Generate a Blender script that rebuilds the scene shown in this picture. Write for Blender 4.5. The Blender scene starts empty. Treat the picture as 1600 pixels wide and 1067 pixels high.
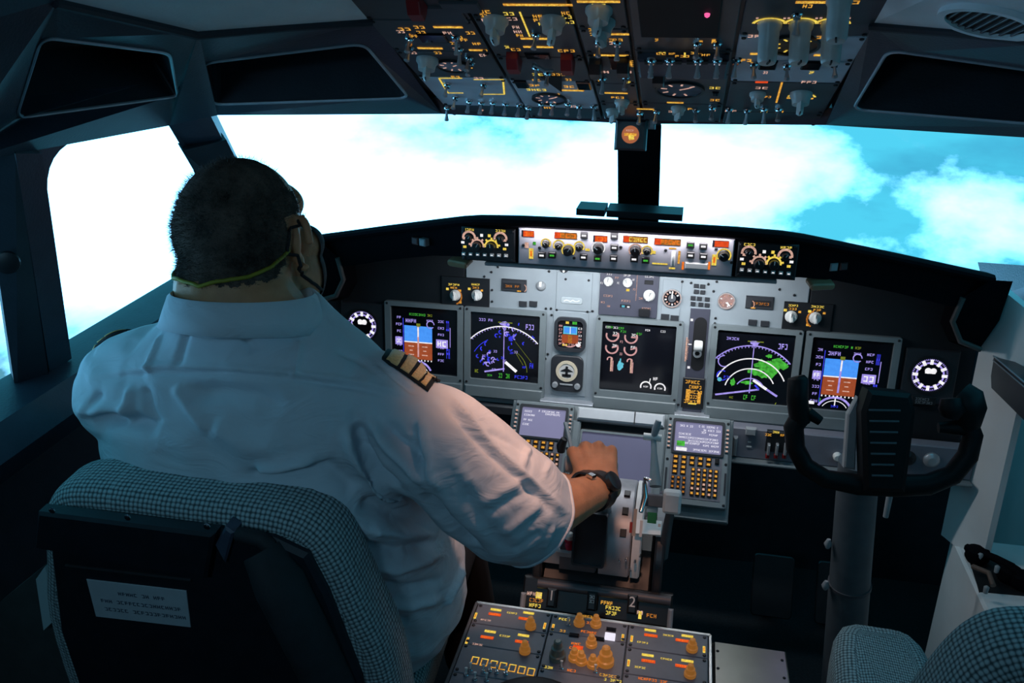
import bpy, bmesh, math, random
import numpy as np
from mathutils import Vector, Matrix

random.seed(7); RNG = np.random.default_rng(7)
scn = bpy.context.scene
COL = scn.collection

# ------------------------------------------------------------------ camera
CAM = np.array([0.12033, 0.06976, 1.65996])
RW = np.array([[0.978463, 0.206403, 0.002751], [0.078763, -0.360992, -0.929237], [-0.190804, 0.909441, -0.369474]])
u_, s_, vt_ = np.linalg.svd(RW); RW = u_ @ vt_
FPX = 1330.76
cd = bpy.data.cameras.new('camera'); cam = bpy.data.objects.new('camera', cd); COL.objects.link(cam)
cd.sensor_fit = 'HORIZONTAL'; cd.sensor_width = 36.0; cd.lens = FPX / 1600 * 36.0
cd.clip_start = 0.02; cd.clip_end = 200
m3 = Matrix((RW[0].tolist(), (-RW[1]).tolist(), (-RW[2]).tolist())).transposed()
cam.matrix_world = Matrix.Translation(Vector(CAM.tolist())) @ m3.to_4x4()
scn.camera = cam

# ------------------------------------------------------------------ sky seen through the windows
w = bpy.data.worlds.new('sky'); scn.world = w; w.use_nodes = True
nt = w.node_tree; nt.nodes.clear()
def N(t, **k):
    n = nt.nodes.new(t)
    for a, b in k.items():
        if hasattr(n, a): setattr(n, a, b)
    return n
L = nt.links.new
SKY_OFF = (12.1, 0.3, 2.9)
tc = N('ShaderNodeTexCoord'); sep = N('ShaderNodeSeparateXYZ'); L(tc.outputs['Generated'], sep.inputs[0])
mp = N('ShaderNodeMapping'); mp.inputs['Scale'].default_value = (1.0, 1.0, 2.0); mp.inputs['Location'].default_value = SKY_OFF
L(tc.outputs['Generated'], mp.inputs['Vector'])
big = N('ShaderNodeTexNoise'); big.inputs['Scale'].default_value = 3.2; big.inputs['Detail'].default_value = 10; big.inputs['Roughness'].default_value = 0.56; big.inputs['Distortion'].default_value = 0.15
L(mp.outputs[0], big.inputs['Vector'])
# cloud cover thins slowly towards the aircraft's right-hand side
cov = N('ShaderNodeMath', operation='MULTIPLY_ADD'); L(sep.outputs['X'], cov.inputs[0]); cov.inputs[1].default_value = -0.17
L(big.outputs['Fac'], cov.inputs[2])
# the cloud deck lies below the aircraft: it ends at an uneven top, clear air above, thin haze further down
def MA(op, a_, b_, c_=None, clamp=False):
    n = N('ShaderNodeMath', operation=op); n.use_clamp = clamp
    for i_, q in enumerate((a_, b_, c_)):
        if q is None: continue
        if isinstance(q, (int, float)): n.inputs[i_].default_value = q
        else: L(q, n.inputs[i_])
    return n.outputs[0]
top = MA('MULTIPLY_ADD', sep.outputs['X'], 0.13, MA('ADD', sep.outputs['Z'], 0.150))
cov2 = MA('MULTIPLY_ADD', MA('MAXIMUM', top, 0.0), -3.2, cov.outputs[0])
cov3 = MA('MULTIPLY_ADD', MA('MAXIMUM', MA('SUBTRACT', -0.20, sep.outputs['Z']), 0.0), -1.35, cov2)
cov = cov3.node
ramp = N('ShaderNodeValToRGB'); L(cov.outputs[0], ramp.inputs[0])
ramp.color_ramp.elements[0].position = 0.39; ramp.color_ramp.elements[1].position = 0.54
m_ = ramp.color_ramp.elements.new(0.45); m_.color = (.50, .50, .50, 1)
sea = N('ShaderNodeTexNoise'); sea.inputs['Scale'].default_value = 4.0; sea.inputs['Detail'].default_value = 7
mp2 = N('ShaderNodeMapping'); mp2.inputs['Scale'].default_value = (1.0, 1.0, 3.0); mp2.inputs['Location'].default_value = (1.7, .4, .2); L(tc.outputs['Generated'], mp2.inputs['Vector'])
L(mp2.outputs[0], sea.inputs['Vector'])
searamp = N('ShaderNodeValToRGB'); L(sea.outputs['Fac'], searamp.inputs[0])
e = searamp.color_ramp.elements
e[0].position = 0.42; e[0].color = (0.05, 0.36, 0.62, 1)
e[1].position = 0.60; e[1].color = (0.09, 0.68, 0.95, 1)
land = e.new(0.34); land.color = (0.16, 0.34, 0.32, 1)
mixc = N('ShaderNodeMixRGB'); L(ramp.outputs[0], mixc.inputs[0]); L(searamp.outputs[0], mixc.inputs[1]); mixc.inputs[2].default_value = (1.08, 3.0, 4.9, 1)   # over-exposed: shows white, lights the cabin cool
bg = N('ShaderNodeBackground'); L(mixc.outputs[0], bg.inputs[0]); bg.inputs[1].default_value = 1.0
out = N('ShaderNodeOutputWorld'); L(bg.outputs[0], out.inputs[0])

# ------------------------------------------------------------------ the flight deck's own lamps, and a fill light added aft
def area(name, loc, direction, sx, sy, power, col):
    ld = bpy.data.lights.new(name, 'AREA'); ld.shape = 'RECTANGLE'; ld.size = sx; ld.size_y = sy; ld.energy = power; ld.color = col
    o = bpy.data.objects.new(name, ld); COL.objects.link(o); o.location = loc; o.rotation_euler = Vector(direction).to_track_quat('-Z', 'Y').to_euler(); return o
area('panel_flood_light', (0.0, 1.835, 1.118), (0, .42, -.90), .62, .02, 2.2, (.92, .96, 1.0))
area('autopilot_panel_flood_light', (0.0, 1.701, 1.2425), (0, .50, -.86), .40, .010, .40, (1.0, .95, 1.0))
area('cabin_fill_light', (-.22, -.22, 1.79), (-.1, .5, -1), .22, .22, 4.0, (.34, .72, 1.0))  # unseen fill, added behind the camera to lift the pilot's back
sp = bpy.data.lights.new('map_light', 'SPOT'); sp.energy = 24; sp.color = (1.0, .50, .34); sp.spot_size = math.radians(42); sp.spot_blend = .85; sp.shadow_soft_size = .05
spo = bpy.data.objects.new('map_light', sp); COL.objects.link(spo); spo.location = (.02, 1.04, 1.70); spo.rotation_euler = (Vector((-.10, 1.24, .97)) - Vector(spo.location)).to_track_quat('-Z', 'Y').to_euler()

# ------------------------------------------------------------------ view
vs = scn.view_settings
vs.view_transform = 'Standard'; vs.look = 'None'; vs.exposure = 0.0; vs.gamma = 1.0
vs.use_curve_mapping = False

# ------------------------------------------------------------------ geometry helpers
V3 = lambda *a: np.array(a, float)
def nrm(v): v = np.array(v, float); return v / np.linalg.norm(v)
def ray(x, y): return RW.T @ np.array([(x - 800) / FPX, (y - 533.5) / FPX, 1.0])
def at(x, y, **k):
    d = ray(x, y); (ax, val), = k.items()
    s = val if ax == 'D' else (val - CAM['XYZ'.index(ax)]) / d['XYZ'.index(ax)]
    return CAM + s * d
def hit(x, y, P, Nn):
    d = ray(x, y); Nn = np.array(Nn, float); return CAM + d * ((np.array(P) - CAM) @ Nn) / (d @ Nn)
def mir(p): return V3(-p[0], p[1], p[2])

class Frame:
    """a flat panel: origin O, U to the right, V up along the panel, N out of its face"""
    def __init__(s, O, U, V):
        s.O = V3(*O); s.U = nrm(U); s.V = nrm(V); s.N = nrm(np.cross(s.U, s.V))
    def w(s, u, v, n=0.0): return s.O + s.U * u + s.V * v + s.N * n
    def px(s, x, y, n=0.0):
        P = hit(x, y, s.O + s.N * n, s.N) - s.O
        return float(P @ s.U), float(P @ s.V)
    def mat(s): return Matrix((s.U.tolist(), s.V.tolist(), s.N.tolist())).transposed()
    def moved(s, u, v, n=0.0): return Frame(s.w(u, v, n), s.U, s.V)

class MB:
    def __init__(s): s.v = []; s.f = []; s.m = []
    def add(s, vs, fs, mi=0):
        b = len(s.v); s.v += [tuple(map(float, q)) for q in vs]
        for f in fs: s.f.append(tuple(b + i for i in f)); s.m.append(mi)
    def poly(s, pts, mi=0): s.add(pts, [tuple(range(len(pts)))], mi)
    def prism(s, fr, poly, n0, n1, ch=0.0, mi=0, back=True):
        """polygon (u,v), counter-clockwise, raised from n0 to n1, with a chamfer at the front rim"""
        k = len(poly); P = np.array(poly, float)
        a = 0.5 * sum(P[i][0] * P[(i + 1) % k][1] - P[(i + 1) % k][0] * P[i][1] for i in range(k))
        if a < 0: P = P[::-1]
        rows = [[fr.w(p[0], p[1], n0) for p in P]]
        if ch > 0:
            sg = 1 if n1 > n0 else -1
            rows.append([fr.w(p[0], p[1], n1 - sg * ch) for p in P])
            Q = []
            for i in range(k):
                e1 = nrm(P[i] - P[i - 1]) if np.linalg.norm(P[i] - P[i - 1]) > 1e-9 else V3(1, 0)
                e2 = nrm(P[(i + 1) % k] - P[i]) if np.linalg.norm(P[(i + 1) % k] - P[i]) > 1e-9 else e1
                n1_ = np.array([-e1[1], e1[0]]); n2_ = np.array([-e2[1], e2[0]])
                b = n1_ + n2_; d = b @ n1_
                Q.append(P[i] + b * (ch / max(d, 0.3)))
            rows.append([fr.w(p[0], p[1], n1) for p in Q])
        else:
            rows.append([fr.w(p[0], p[1], n1) for p in P])
        vs = [q for r in rows for q in r]; fs = []
        for r in range(len(rows) - 1):
            for i in range(k):
                j = (i + 1) % k; fs.append((r * k + i, r * k + j, (r + 1) * k + j, (r + 1) * k + i))
        fs.append(tuple((len(rows) - 1) * k + i for i in range(k)))
        if back: fs.append(tuple(range(k - 1, -1, -1)))
        s.add(vs, fs, mi)
    def box(s, fr, u0, u1, v0, v1, n0, n1, ch=0.0, mi=0):
        s.prism(fr, [(u0, v0), (u1, v0), (u1, v1), (u0, v1)], n0, n1, ch, mi)
    def cbox(s, fr, u, v, w, h, n0, n1, ch=0.0, mi=0): s.box(fr, u - w / 2, u + w / 2, v - h / 2, v + h / 2, n0, n1, ch, mi)
    def wbox(s, x0, x1, y0, y1, z0, z1, ch=0.0, mi=0):
        s.box(WORLD, x0, x1, y0, y1, z0, z1, ch, mi)
    def rrect(s, fr, u, v, w, h, r, n0, n1, ch=0.0, mi=0, k=4): s.prism(fr, rr(u, v, w, h, r, k), n0, n1, ch, mi)
    def ring(s, fr, outer, inner, n0, n1, mi=0, inner_n0=None):
        """flat frame between two (u,v) loops of equal count, from n0 up to n1"""
        k = len(outer); i0 = n0 if inner_n0 is None else inner_n0
        vs = [fr.w(*p, n0) for p in outer] + [fr.w(*p, n1) for p in outer] + [fr.w(*p, n1) for p in inner] + [fr.w(*p, i0) for p in inner]
        fs = []
        for r in range(3):
            for i in range(k):
                j = (i + 1) % k; fs.append((r * k + i, r * k + j, (r + 1) * k + j, (r + 1) * k + i))
        s.add(vs, fs, mi)
    def lathe(s, fr, u, v, prof, seg=16, mi=0, cap=True, n=0.0):
        vs = []; fs = []; k = len(prof)
        for r, h in prof:
            for i in range(seg):
                a = 2 * math.pi * i / seg; vs.append(fr.w(u + r * math.cos(a), v + r * math.sin(a), n + h))
        for q in range(k - 1):
            for i in range(seg):
                j = (i + 1) % seg; fs.append((q * seg + i, q * seg + j, (q + 1) * seg + j, (q + 1) * seg + i))
        if cap:
            fs.append(tuple((k - 1) * seg + i for i in range(seg))); fs.append(tuple(seg - 1 - i for i in range(seg)))
        s.add(vs, fs, mi)
    def tube(s, pts, rad, seg=10, mi=0, closed=False, flat=None, upv=(0, 0, 1)):
        P = [np.array(p, float) for p in pts]; k = len(P)
        if not hasattr(rad, '__len__'): rad = [rad] * k
        vs = []; fs = []; up = np.array(upv, float); prev = None
        for i in range(k):
            a = P[(i - 1) % k] if (closed or i > 0) else P[i]; b = P[(i + 1) % k] if (closed or i < k - 1) else P[i]
            t = nrm(b - a)
            if prev is None:
                x = np.cross(up, t)
                if np.linalg.norm(x) < 1e-4: x = np.cross((1, 0, 0), t)
            else: x = prev - t * (prev @ t)
            x = nrm(x); y = np.cross(t, x); prev = x
            rx = rad[i] if not hasattr(rad[i], '__len__') else rad[i][0]
            ry = rad[i] if not hasattr(rad[i], '__len__') else rad[i][1]
            if flat: ry = rx * flat
            for q in range(seg):
                an = 2 * math.pi * q / seg; vs.append(P[i] + x * rx * math.cos(an) + y * ry * math.sin(an))
        for i in range(k if closed else k - 1):
            i2 = (i + 1) % k
            for q in range(seg):
                j = (q + 1) % seg; fs.append((i * seg + q, i * seg + j, i2 * seg + j, i2 * seg + q))
        if not closed: fs.append(tuple(range(seg - 1, -1, -1))); fs.append(tuple((k - 1) * seg + q for q in range(seg)))
        s.add(vs, fs, mi)
    def loft(s, rings, mi=0, cap=True):
        k = len(rings[0]); vs = [p for r in rings for p in r]; fs = []
        for r in range(len(rings) - 1):
            for i in range(k):
                j = (i + 1) % k; fs.append((r * k + i, r * k + j, (r + 1) * k + j, (r + 1) * k + i))
        if cap: fs.append(tuple(range(k - 1, -1, -1))); fs.append(tuple((len(rings) - 1) * k + i for i in range(k)))
        s.add(vs, fs, mi)
    def slab(s, pts, thick, mi=0):
        """polygon in space thickened along its own normal"""
        P = [np.array(p, float) for p in pts]; n = np.zeros(3)
        for i in range(len(P)): n += np.cross(P[i], P[(i + 1) % len(P)])
        n = nrm(n); k = len(P); vs = P + [p + n * thick for p in P]
        fs = [tuple(range(k - 1, -1, -1)), tuple(range(k, 2 * k))] + [(i, (i + 1) % k, k + (i + 1) % k, k + i) for i in range(k)]
        s.add(vs, fs, mi)

def rr(u, v, w, h, r, k=4):
    o = []
    for cx, cy, a0 in ((u + w / 2 - r, v + h / 2 - r, 0), (u - w / 2 + r, v + h / 2 - r, 90), (u - w / 2 + r, v - h / 2 + r, 180), (u + w / 2 - r, v - h / 2 + r, 270)):
        for i in range(k + 1):
            a = math.radians(a0 + 90 * i / k); o.append((cx + r * math.cos(a), cy + r * math.sin(a)))
    return o
def circ(u, v, r, seg=24, a0=0.0): return [(u + r * math.cos(a0 + 2 * math.pi * i / seg), v + r * math.sin(a0 + 2 * math.pi * i / seg)) for i in range(seg)]
WORLD = Frame((0, 0, 0), (1, 0, 0), (0, 1, 0))

def root(name, loc, label, cat, group=None):
    o = bpy.data.objects.new(name, None); COL.objects.link(o); o.location = tuple(map(float, loc)); o.empty_display_size = 0.02
    o['label'] = label; o['category'] = cat
    if group: o['group'] = group
    return o
def rootloc(o):
    while o.parent is not None: o = o.parent
    return np.array(o.location) if o.type == 'EMPTY' else np.zeros(3)
def mesh_of(mb, mats, smooth=None, base=(0, 0, 0), name='mesh'):
    me = bpy.data.meshes.new(name); b = np.array(base, float)
    me.from_pydata([tuple(np.array(q) - b) for q in mb.v], [], mb.f)
    for mm in (mats if isinstance(mats, (list, tuple)) else [mats]): me.materials.append(mm)
    if len(me.materials) > 1: me.polygons.foreach_set('material_index', mb.m)
    bm = bmesh.new(); bm.from_mesh(me); bmesh.ops.recalc_face_normals(bm, faces=bm.faces); bm.to_mesh(me); bm.free()
    if smooth is not None:
        me.polygons.foreach_set('use_smooth', [True] * len(me.polygons)); me.set_sharp_from_angle(angle=math.radians(smooth))
    me.update(); return me
def obj(name, mb, mats, parent=None, smooth=None, label=None, kind=None):
    base = rootloc(parent) if parent is not None else (0, 0, 0)
    o = bpy.data.objects.new(name, mesh_of(mb, mats, smooth, base, name)); COL.objects.link(o); o.parent = parent
    if label: o['label'] = label
    if kind: o['kind'] = kind
    return o
def thing(name, mb, mats, label, cat, group=None, smooth=None, kind=None):
    o = obj(name, mb, mats, None, smooth); o['label'] = label; o['category'] = cat
    if group: o['group'] = group
    if kind: o['kind'] = kind
    return o
def struct(name, mb, mats, label, smooth=None, parent=None):
    o = obj(name, mb, mats, parent, smooth)
    if parent is None: o['kind'] = 'structure'; o['label'] = label; o['category'] = name.split('_')[0]
    return o
def inst(name, me, parent, fr, u, v, n=0.0, rot=0.0, scale=1.0):
    o = bpy.data.objects.new(name, me); COL.objects.link(o); o.parent = parent
    P = fr.w(u, v, n) - rootloc(parent)
    R = fr.mat().to_4x4() @ Matrix.Rotation(rot, 4, 'Z') @ Matrix.Diagonal((scale, scale, scale, 1))
    o.matrix_basis = Matrix.Translation(Vector(P.tolist())) @ R
    return o

# ------------------------------------------------------------------ procedural materials
MATS = {}
def mat(name, col, rough=0.5, metal=0.0, var=0.12, scale=40.0, bump=0.0, bscale=300.0, spec=0.5, coat=0.0, emit=None, es=0.0):
    if name in MATS: return MATS[name]
    m = bpy.data.materials.new(name); m.use_nodes = True; t = m.node_tree; b = t.nodes['Principled BSDF']
    b.inputs['Roughness'].default_value = rough; b.inputs['Metallic'].default_value = metal
    b.inputs['Specular IOR Level'].default_value = spec; b.inputs['Coat Weight'].default_value = coat
    tcn = t.nodes.new('ShaderNodeTexCoord'); no = t.nodes.new('ShaderNodeTexNoise'); no.inputs['Scale'].default_value = scale; no.inputs['Detail'].default_value = 4
    t.links.new(tcn.outputs['Object'], no.inputs['Vector'])
    rp = t.nodes.new('ShaderNodeValToRGB'); t.links.new(no.outputs['Fac'], rp.inputs[0])
    rp.color_ramp.elements[0].position = 0.3; rp.color_ramp.elements[1].position = 0.7
    c0 = [max(0, c * (1 - var)) for c in col[:3]] + [1]; c1 = [min(1, c * (1 + var)) for c in col[:3]] + [1]
    rp.color_ramp.elements[0].color = c0; rp.color_ramp.elements[1].color = c1
    t.links.new(rp.outputs[0], b.inputs['Base Color'])
    if bump > 0:
        n2 = t.nodes.new('ShaderNodeTexNoise'); n2.inputs['Scale'].default_value = bscale; n2.inputs['Detail'].default_value = 3
        t.links.new(tcn.outputs['Object'], n2.inputs['Vector'])
        bp = t.nodes.new('ShaderNodeBump'); bp.inputs['Strength'].default_value = bump; bp.inputs['Distance'].default_value = 0.002
        t.links.new(n2.outputs['Fac'], bp.inputs['Height']); t.links.new(bp.outputs[0], b.inputs['Normal'])
    if emit: b.inputs['Emission Color'].default_value = tuple(emit) + (1,); b.inputs['Emission Strength'].default_value = es
    MATS[name] = m; return m
def glow(name, col, strength=1.0, var=0.25, scale=120.0):
    """backlit print or a lit screen segment"""
    if name in MATS: return MATS[name]
    m = bpy.data.materials.new(name); m.use_nodes = True; t = m.node_tree; t.nodes.clear()
    o = t.nodes.new('ShaderNodeOutputMaterial'); em = t.nodes.new('ShaderNodeEmission'); t.links.new(em.outputs[0], o.inputs[0])
    tcn = t.nodes.new('ShaderNodeTexCoord'); no = t.nodes.new('ShaderNodeTexNoise'); no.inputs['Scale'].default_value = scale
    t.links.new(tcn.outputs['Object'], no.inputs['Vector'])
    rp = t.nodes.new('ShaderNodeValToRGB'); t.links.new(no.outputs['Fac'], rp.inputs[0])
    rp.color_ramp.elements[0].position = 0.3; rp.color_ramp.elements[1].position = 0.7
    rp.color_ramp.elements[0].color = [c * (1 - var) for c in col] + [1]; rp.color_ramp.elements[1].color = [min(1, c * (1 + var * 0.5)) for c in col] + [1]
    t.links.new(rp.outputs[0], em.inputs[0]); em.inputs[1].default_value = strength
    m.cycles.emission_sampling = 'NONE'
    MATS[name] = m; return m

M_BLACK = mat('black_plastic', (0.012, 0.013, 0.016), 0.42)
M_PAD = mat('black_pad', (0.004, 0.004, 0.006), 0.8, spec=0.05, bump=0.3, bscale=600)
M_KNOBBLK = mat('knob_black', (0.018, 0.018, 0.02), 0.35)
M_PANELGREY = mat('panel_grey_paint', (0.30, 0.345, 0.38), 0.48, var=0.06, scale=18, bump=0.08, bscale=900)
M_PANELDARK = mat('panel_dark_grey', (0.06, 0.062, 0.09), 0.5, var=0.08, scale=25)
M_MODULE = mat('module_plate_grey', (0.085, 0.088, 0.10), 0.42, var=0.1, scale=30)
M_MODSHEEN = mat('module_plate_window_sheen', (0.62, 0.66, 0.74), 0.4, var=0.08, scale=30)  # window reflection on the plates, put into a paler base colour
M_BEZEL = mat('bezel_grey', (0.20, 0.235, 0.25), 0.4, var=0.06, scale=30)
M_BEZELD = mat('bezel_dark', (0.03, 0.033, 0.04), 0.4)
M_GLASSBLK = mat('screen_black_glass', (0.006, 0.007, 0.011), 0.12, spec=0.5, var=0.05)
M_WHITEKNOB = mat('knob_white', (0.78, 0.78, 0.76), 0.45, var=0.04)
M_CLEARKNOB = mat('knob_frosted_grey', (0.62, 0.64, 0.62), 0.3, var=0.1)
M_STEEL = mat('brushed_steel', (0.55, 0.56, 0.56), 0.32, metal=1.0, var=0.08, scale=90)
M_CHROME = mat('chrome', (0.7, 0.72, 0.75), 0.15, metal=1.0, var=0.03)
M_ALU = mat('lever_aluminium', (0.50, 0.52, 0.55), 0.35, metal=0.6, var=0.06)
M_GREYPL = mat('grey_plastic', (0.32, 0.34, 0.36), 0.5, var=0.06)
M_LINER = mat('ceiling_liner', (0.84, 0.86, 0.88), 0.75, var=0.06, scale=14, bump=0.25, bscale=220)
M_FRAME = mat('window_frame_paint', (0.040, 0.050, 0.072), 0.36, var=0.15, scale=22, bump=0.2, bscale=260)
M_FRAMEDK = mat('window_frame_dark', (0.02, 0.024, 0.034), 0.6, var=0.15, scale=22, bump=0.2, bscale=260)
M_EDGE = mat('frame_edge_metal', (0.42, 0.45, 0.5), 0.4, metal=0.3, var=0.1)
M_BLIND = mat('window_blind_black', (0.004, 0.004, 0.006), 0.7, var=0.2)
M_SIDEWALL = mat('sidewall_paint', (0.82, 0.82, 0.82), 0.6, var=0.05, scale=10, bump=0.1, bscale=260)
M_FLOOR = mat('floor_carpet', (0.012, 0.013, 0.016), 0.95, var=0.4, scale=160, bump=0.5, bscale=700)
M_RED = mat('guard_red', (0.32, 0.012, 0.015), 0.45)
M_SCREW = mat('screw_dark', (0.03, 0.032, 0.036), 0.4, metal=0.5)
G_AMBER = glow('backlit_amber', (1.0, 0.40, 0.055), 1.0, 0.55, 260)
G_AMBERD = glow('backlit_amber_dim', (0.62, 0.22, 0.035), 0.75, 0.5, 260)
G_YELLOW = glow('backlit_yellow', (1.0, 0.66, 0.10), 1.0, 0.35, 260)
G_PINK = glow('backlit_pink', (0.85, 0.50, 0.40), 0.8, 0.4, 260)
G_WHITE = glow('lit_white', (0.95, 0.93, 0.98), 1.0, 0.15)
G_PURPLE = glow('screen_violet', (0.42, 0.34, 1.0), 0.95, 0.3)
G_BLUE = glow('screen_blue', (0.05, 0.06, 0.95), 0.9, 0.3)
G_SKY = glow('screen_sky', (0.07, 0.32, 1.0), 1.0, 0.12)
G_BROWN = glow('screen_ground', (0.38, 0.08, 0.03), 0.9, 0.15)
G_GREEN = glow('screen_green', (0.08, 0.55, 0.06), 0.8, 0.5)
G_OLIVE = glow('screen_olive', (0.25, 0.30, 0.03), 0.8, 0.4)
G_CYAN = glow('screen_cyan', (0.15, 0.62, 0.78), 0.9, 0.2)
G_ORANGE = glow('digits_orange', (1.0, 0.20, 0.02), 1.0, 0.3)
G_REDT = glow('digits_red', (0.95, 0.09, 0.02), 0.9, 0.3)
G_ROSE = glow('screen_rose', (0.85, 0.45, 0.45), 0.8, 0.25)
G_MAGENTA = glow('lamp_magenta', (1.0, 0.12, 0.35), 1.2, 0.1)
SYM_MATS = [G_WHITE, G_PURPLE, G_BLUE, G_SKY, G_BROWN, G_GREEN, G_OLIVE, G_CYAN, G_ROSE, G_AMBER, G_YELLOW, G_ORANGE, G_REDT, G_PINK, G_AMBERD]
WHI, PUR, BLU, SKY, BRO, GRE, OLI, CYA, ROS, AMB, YEL, ORA, RDT, PNK, AMD = range(15)

class Sym(MB):
    """flat print or screen segments on a frame; (a,b) in metres on the panel face"""
    def __init__(s, fr, n): super().__init__(); s.fr = fr; s.n = n
    def rect(s, a, b, w, h, mi, rot=0.0, dn=0.0):
        c, q = math.cos(rot), math.sin(rot)
        s.poly([s.fr.w(a + x * c - y * q, b + x * q + y * c, s.n + dn) for x, y in ((-w / 2, -h / 2), (w / 2, -h / 2), (w / 2, h / 2), (-w / 2, h / 2))], mi)
    def line(s, a0, b0, a1, b1, wd, mi, dn=0.0):
        d = math.hypot(a1 - a0, b1 - b0)
        s.rect((a0 + a1) / 2, (b0 + b1) / 2, d, wd, mi, math.atan2(b1 - b0, a1 - a0), dn)
    def arc(s, a, b, r, t0, t1, wd, mi, seg=24, dn=0.0):
        k = max(2, int(seg)); vs = []; fs = []
        for i in range(k + 1):
            t = math.radians(t0 + (t1 - t0) * i / k)
            for rad in (r - wd / 2, r + wd / 2): vs.append(s.fr.w(a + rad * math.cos(t), b + rad * math.sin(t), s.n + dn))
        for i in range(k): fs.append((2 * i, 2 * i + 1, 2 * i + 3, 2 * i + 2))
        s.add(vs, fs, mi)
    def disc(s, a, b, r, mi, seg=16, dn=0.0): s.poly([s.fr.w(a + r * math.cos(2 * math.pi * i / seg), b + r * math.sin(2 * math.pi * i / seg), s.n + dn) for i in range(seg)], mi)
    def blob(s, a, b, rx, ry, mi, seg=14, dn=0.0):
        s.poly([s.fr.w(a + rx * random.uniform(.6, 1.15) * math.cos(2 * math.pi * i / seg), b + ry * random.uniform(.6, 1.15) * math.sin(2 * math.pi * i / seg), s.n + dn) for i in range(seg)], mi)
    def text(s, a, b, w, h, mi, rot=0.0, n=None, dn=0.0):
        """a line of lettering too small to read: broken strokes, cell by cell"""
        if n is None: n = max(2, int(w / (h * 0.75)))
        cw = w / n; c, q = math.cos(rot), math.sin(rot)
        for i in range(n):
            if n > 5 and random.random() < 0.1: continue
            x0 = -w / 2 + (i + 0.5) * cw; k = random.randint(0, 4)
            st = []
            if k in (0, 1, 3): st.append((x0 - cw * .28, 0, cw * .22, h))
            if k in (1, 2, 4): st.append((x0 + cw * .24, 0, cw * .22, h))
            if k in (0, 2, 3, 4): st.append((x0, h * .40, cw * .7, h * .2))
            if k in (1, 3): st.append((x0, 0, cw * .7, h * .22))
            if k in (0, 2, 4): st.append((x0, -h * .40, cw * .7, h * .2))
            for (x, y, ww, hh) in st: s.rect(a + x * c - y * q, b + x * q + y * c, ww, hh, mi, rot, dn)
    def done(s, name, parent, label=None): return obj(name, s, SYM_MATS, parent, label=label, kind='stuff') if s.f else None

# ================================================================== the flight deck shell
def L2(side, p): return V3(*p) if side < 0 else mir(p)
# left-hand key points; the right-hand side is their mirror image
H0 = V3(0, 1.700, 1.452)                     # windshield header at the centre line
H1 = at(690, 178, Y=1.60)                    # header beside the overhead panel
T1R = at(340, 180, Y=1.45); T1L = at(266, 196, Y=1.40)
PBm = at(402, 367, Z=1.10); PBR = at(432, 350, Z=1.11); PBL = at(372, 385, Z=1.10)
ABT = at(110, 545, Z=1.10)
n_w2 = nrm(np.cross(PBm - T1L, ABT - T1L))
ATP = hit(65, 240, T1L, n_w2)
UO = V3(-0.318, 1.235, 1.637); U1 = at(310, 52, Y=1.10); U2 = at(90, 1, Y=0.90)
AT3 = at(-90, 262, Y=0.86)                   # header corner behind the second post
SIDE = {-1: 'left', 1: 'right'}

def loop_round(corners, r, k=5):
    """rounded closed loop through 3D corner points"""
    o = []; n = len(corners); C_ = [np.array(c, float) for c in corners]
    for i in range(n):
        p, a, b = C_[i], C_[i - 1], C_[(i + 1) % n]
        d1 = nrm(a - p); d2 = nrm(b - p); q = min(r, 0.45 * np.linalg.norm(a - p), 0.45 * np.linalg.norm(b - p))
        s0 = p + d1 * q; s1 = p + d2 * q
        for j in range(k + 1):
            t = j / k; o.append((1 - t) ** 2 * s0 + 2 * t * (1 - t) * p + t * t * s1)
    return o
def loop_match(corners, k=5):
    o = []
    for c in corners: o += [np.array(c, float)] * (k + 1)
    return o

def eyebrow(side, outer, inner, depth, name, label):
    """frame sheet with a recessed, blacked-out overhead window"""
    if side > 0: outer = [mir(p) for p in outer][::-1]; inner = [mir(p) for p in inner][::-1]
    inn = loop_round(inner, 0.022); k = len(inn); out = []
    n = np.zeros(3)
    for i in range(k): n += np.cross(inn[i], inn[(i + 1) % k])
    n = nrm(n)
    if n[2] < 0: n = -n                                    # outwards = upwards
    # outer loop resampled so that each rounded corner fans from its outer corner
    O_ = [np.array(p, float) for p in outer]
    for i in range(len(O_)): out += [O_[i]] * 6
    mb = MB(); mb.add(out + inn, [(i, (i + 1) % k, k + (i + 1) % k, k + i) for i in range(k)])
    mb.add([p + n * 0.03 for p in out] + [p + n * 0.03 for p in inn], [(i, (i + 1) % k, k + (i + 1) % k, k + i) for i in range(k)])
    fr = struct(name, mb, M_FRAME, label)
    cen = sum(inn) / k
    mb = MB(); back = [cen + (p - cen) * 0.97 + n * depth for p in inn]
    mb.add(inn + back, [(i, (i + 1) % k, k + (i + 1) % k, k + i) for i in range(k)])
    obj('reveal', mb, M_FRAMEDK, fr)
    mb = MB(); mb.slab(back, 0.006); obj('blind', mb, M_BLIND, fr, label='black blind closing the window')
    mb = MB(); mb.tube([p - n * 0.0005 for p in inn], 0.0024, 6, closed=True); obj('edge_strip', mb, M_EDGE, fr, smooth=40)
    return fr

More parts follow.
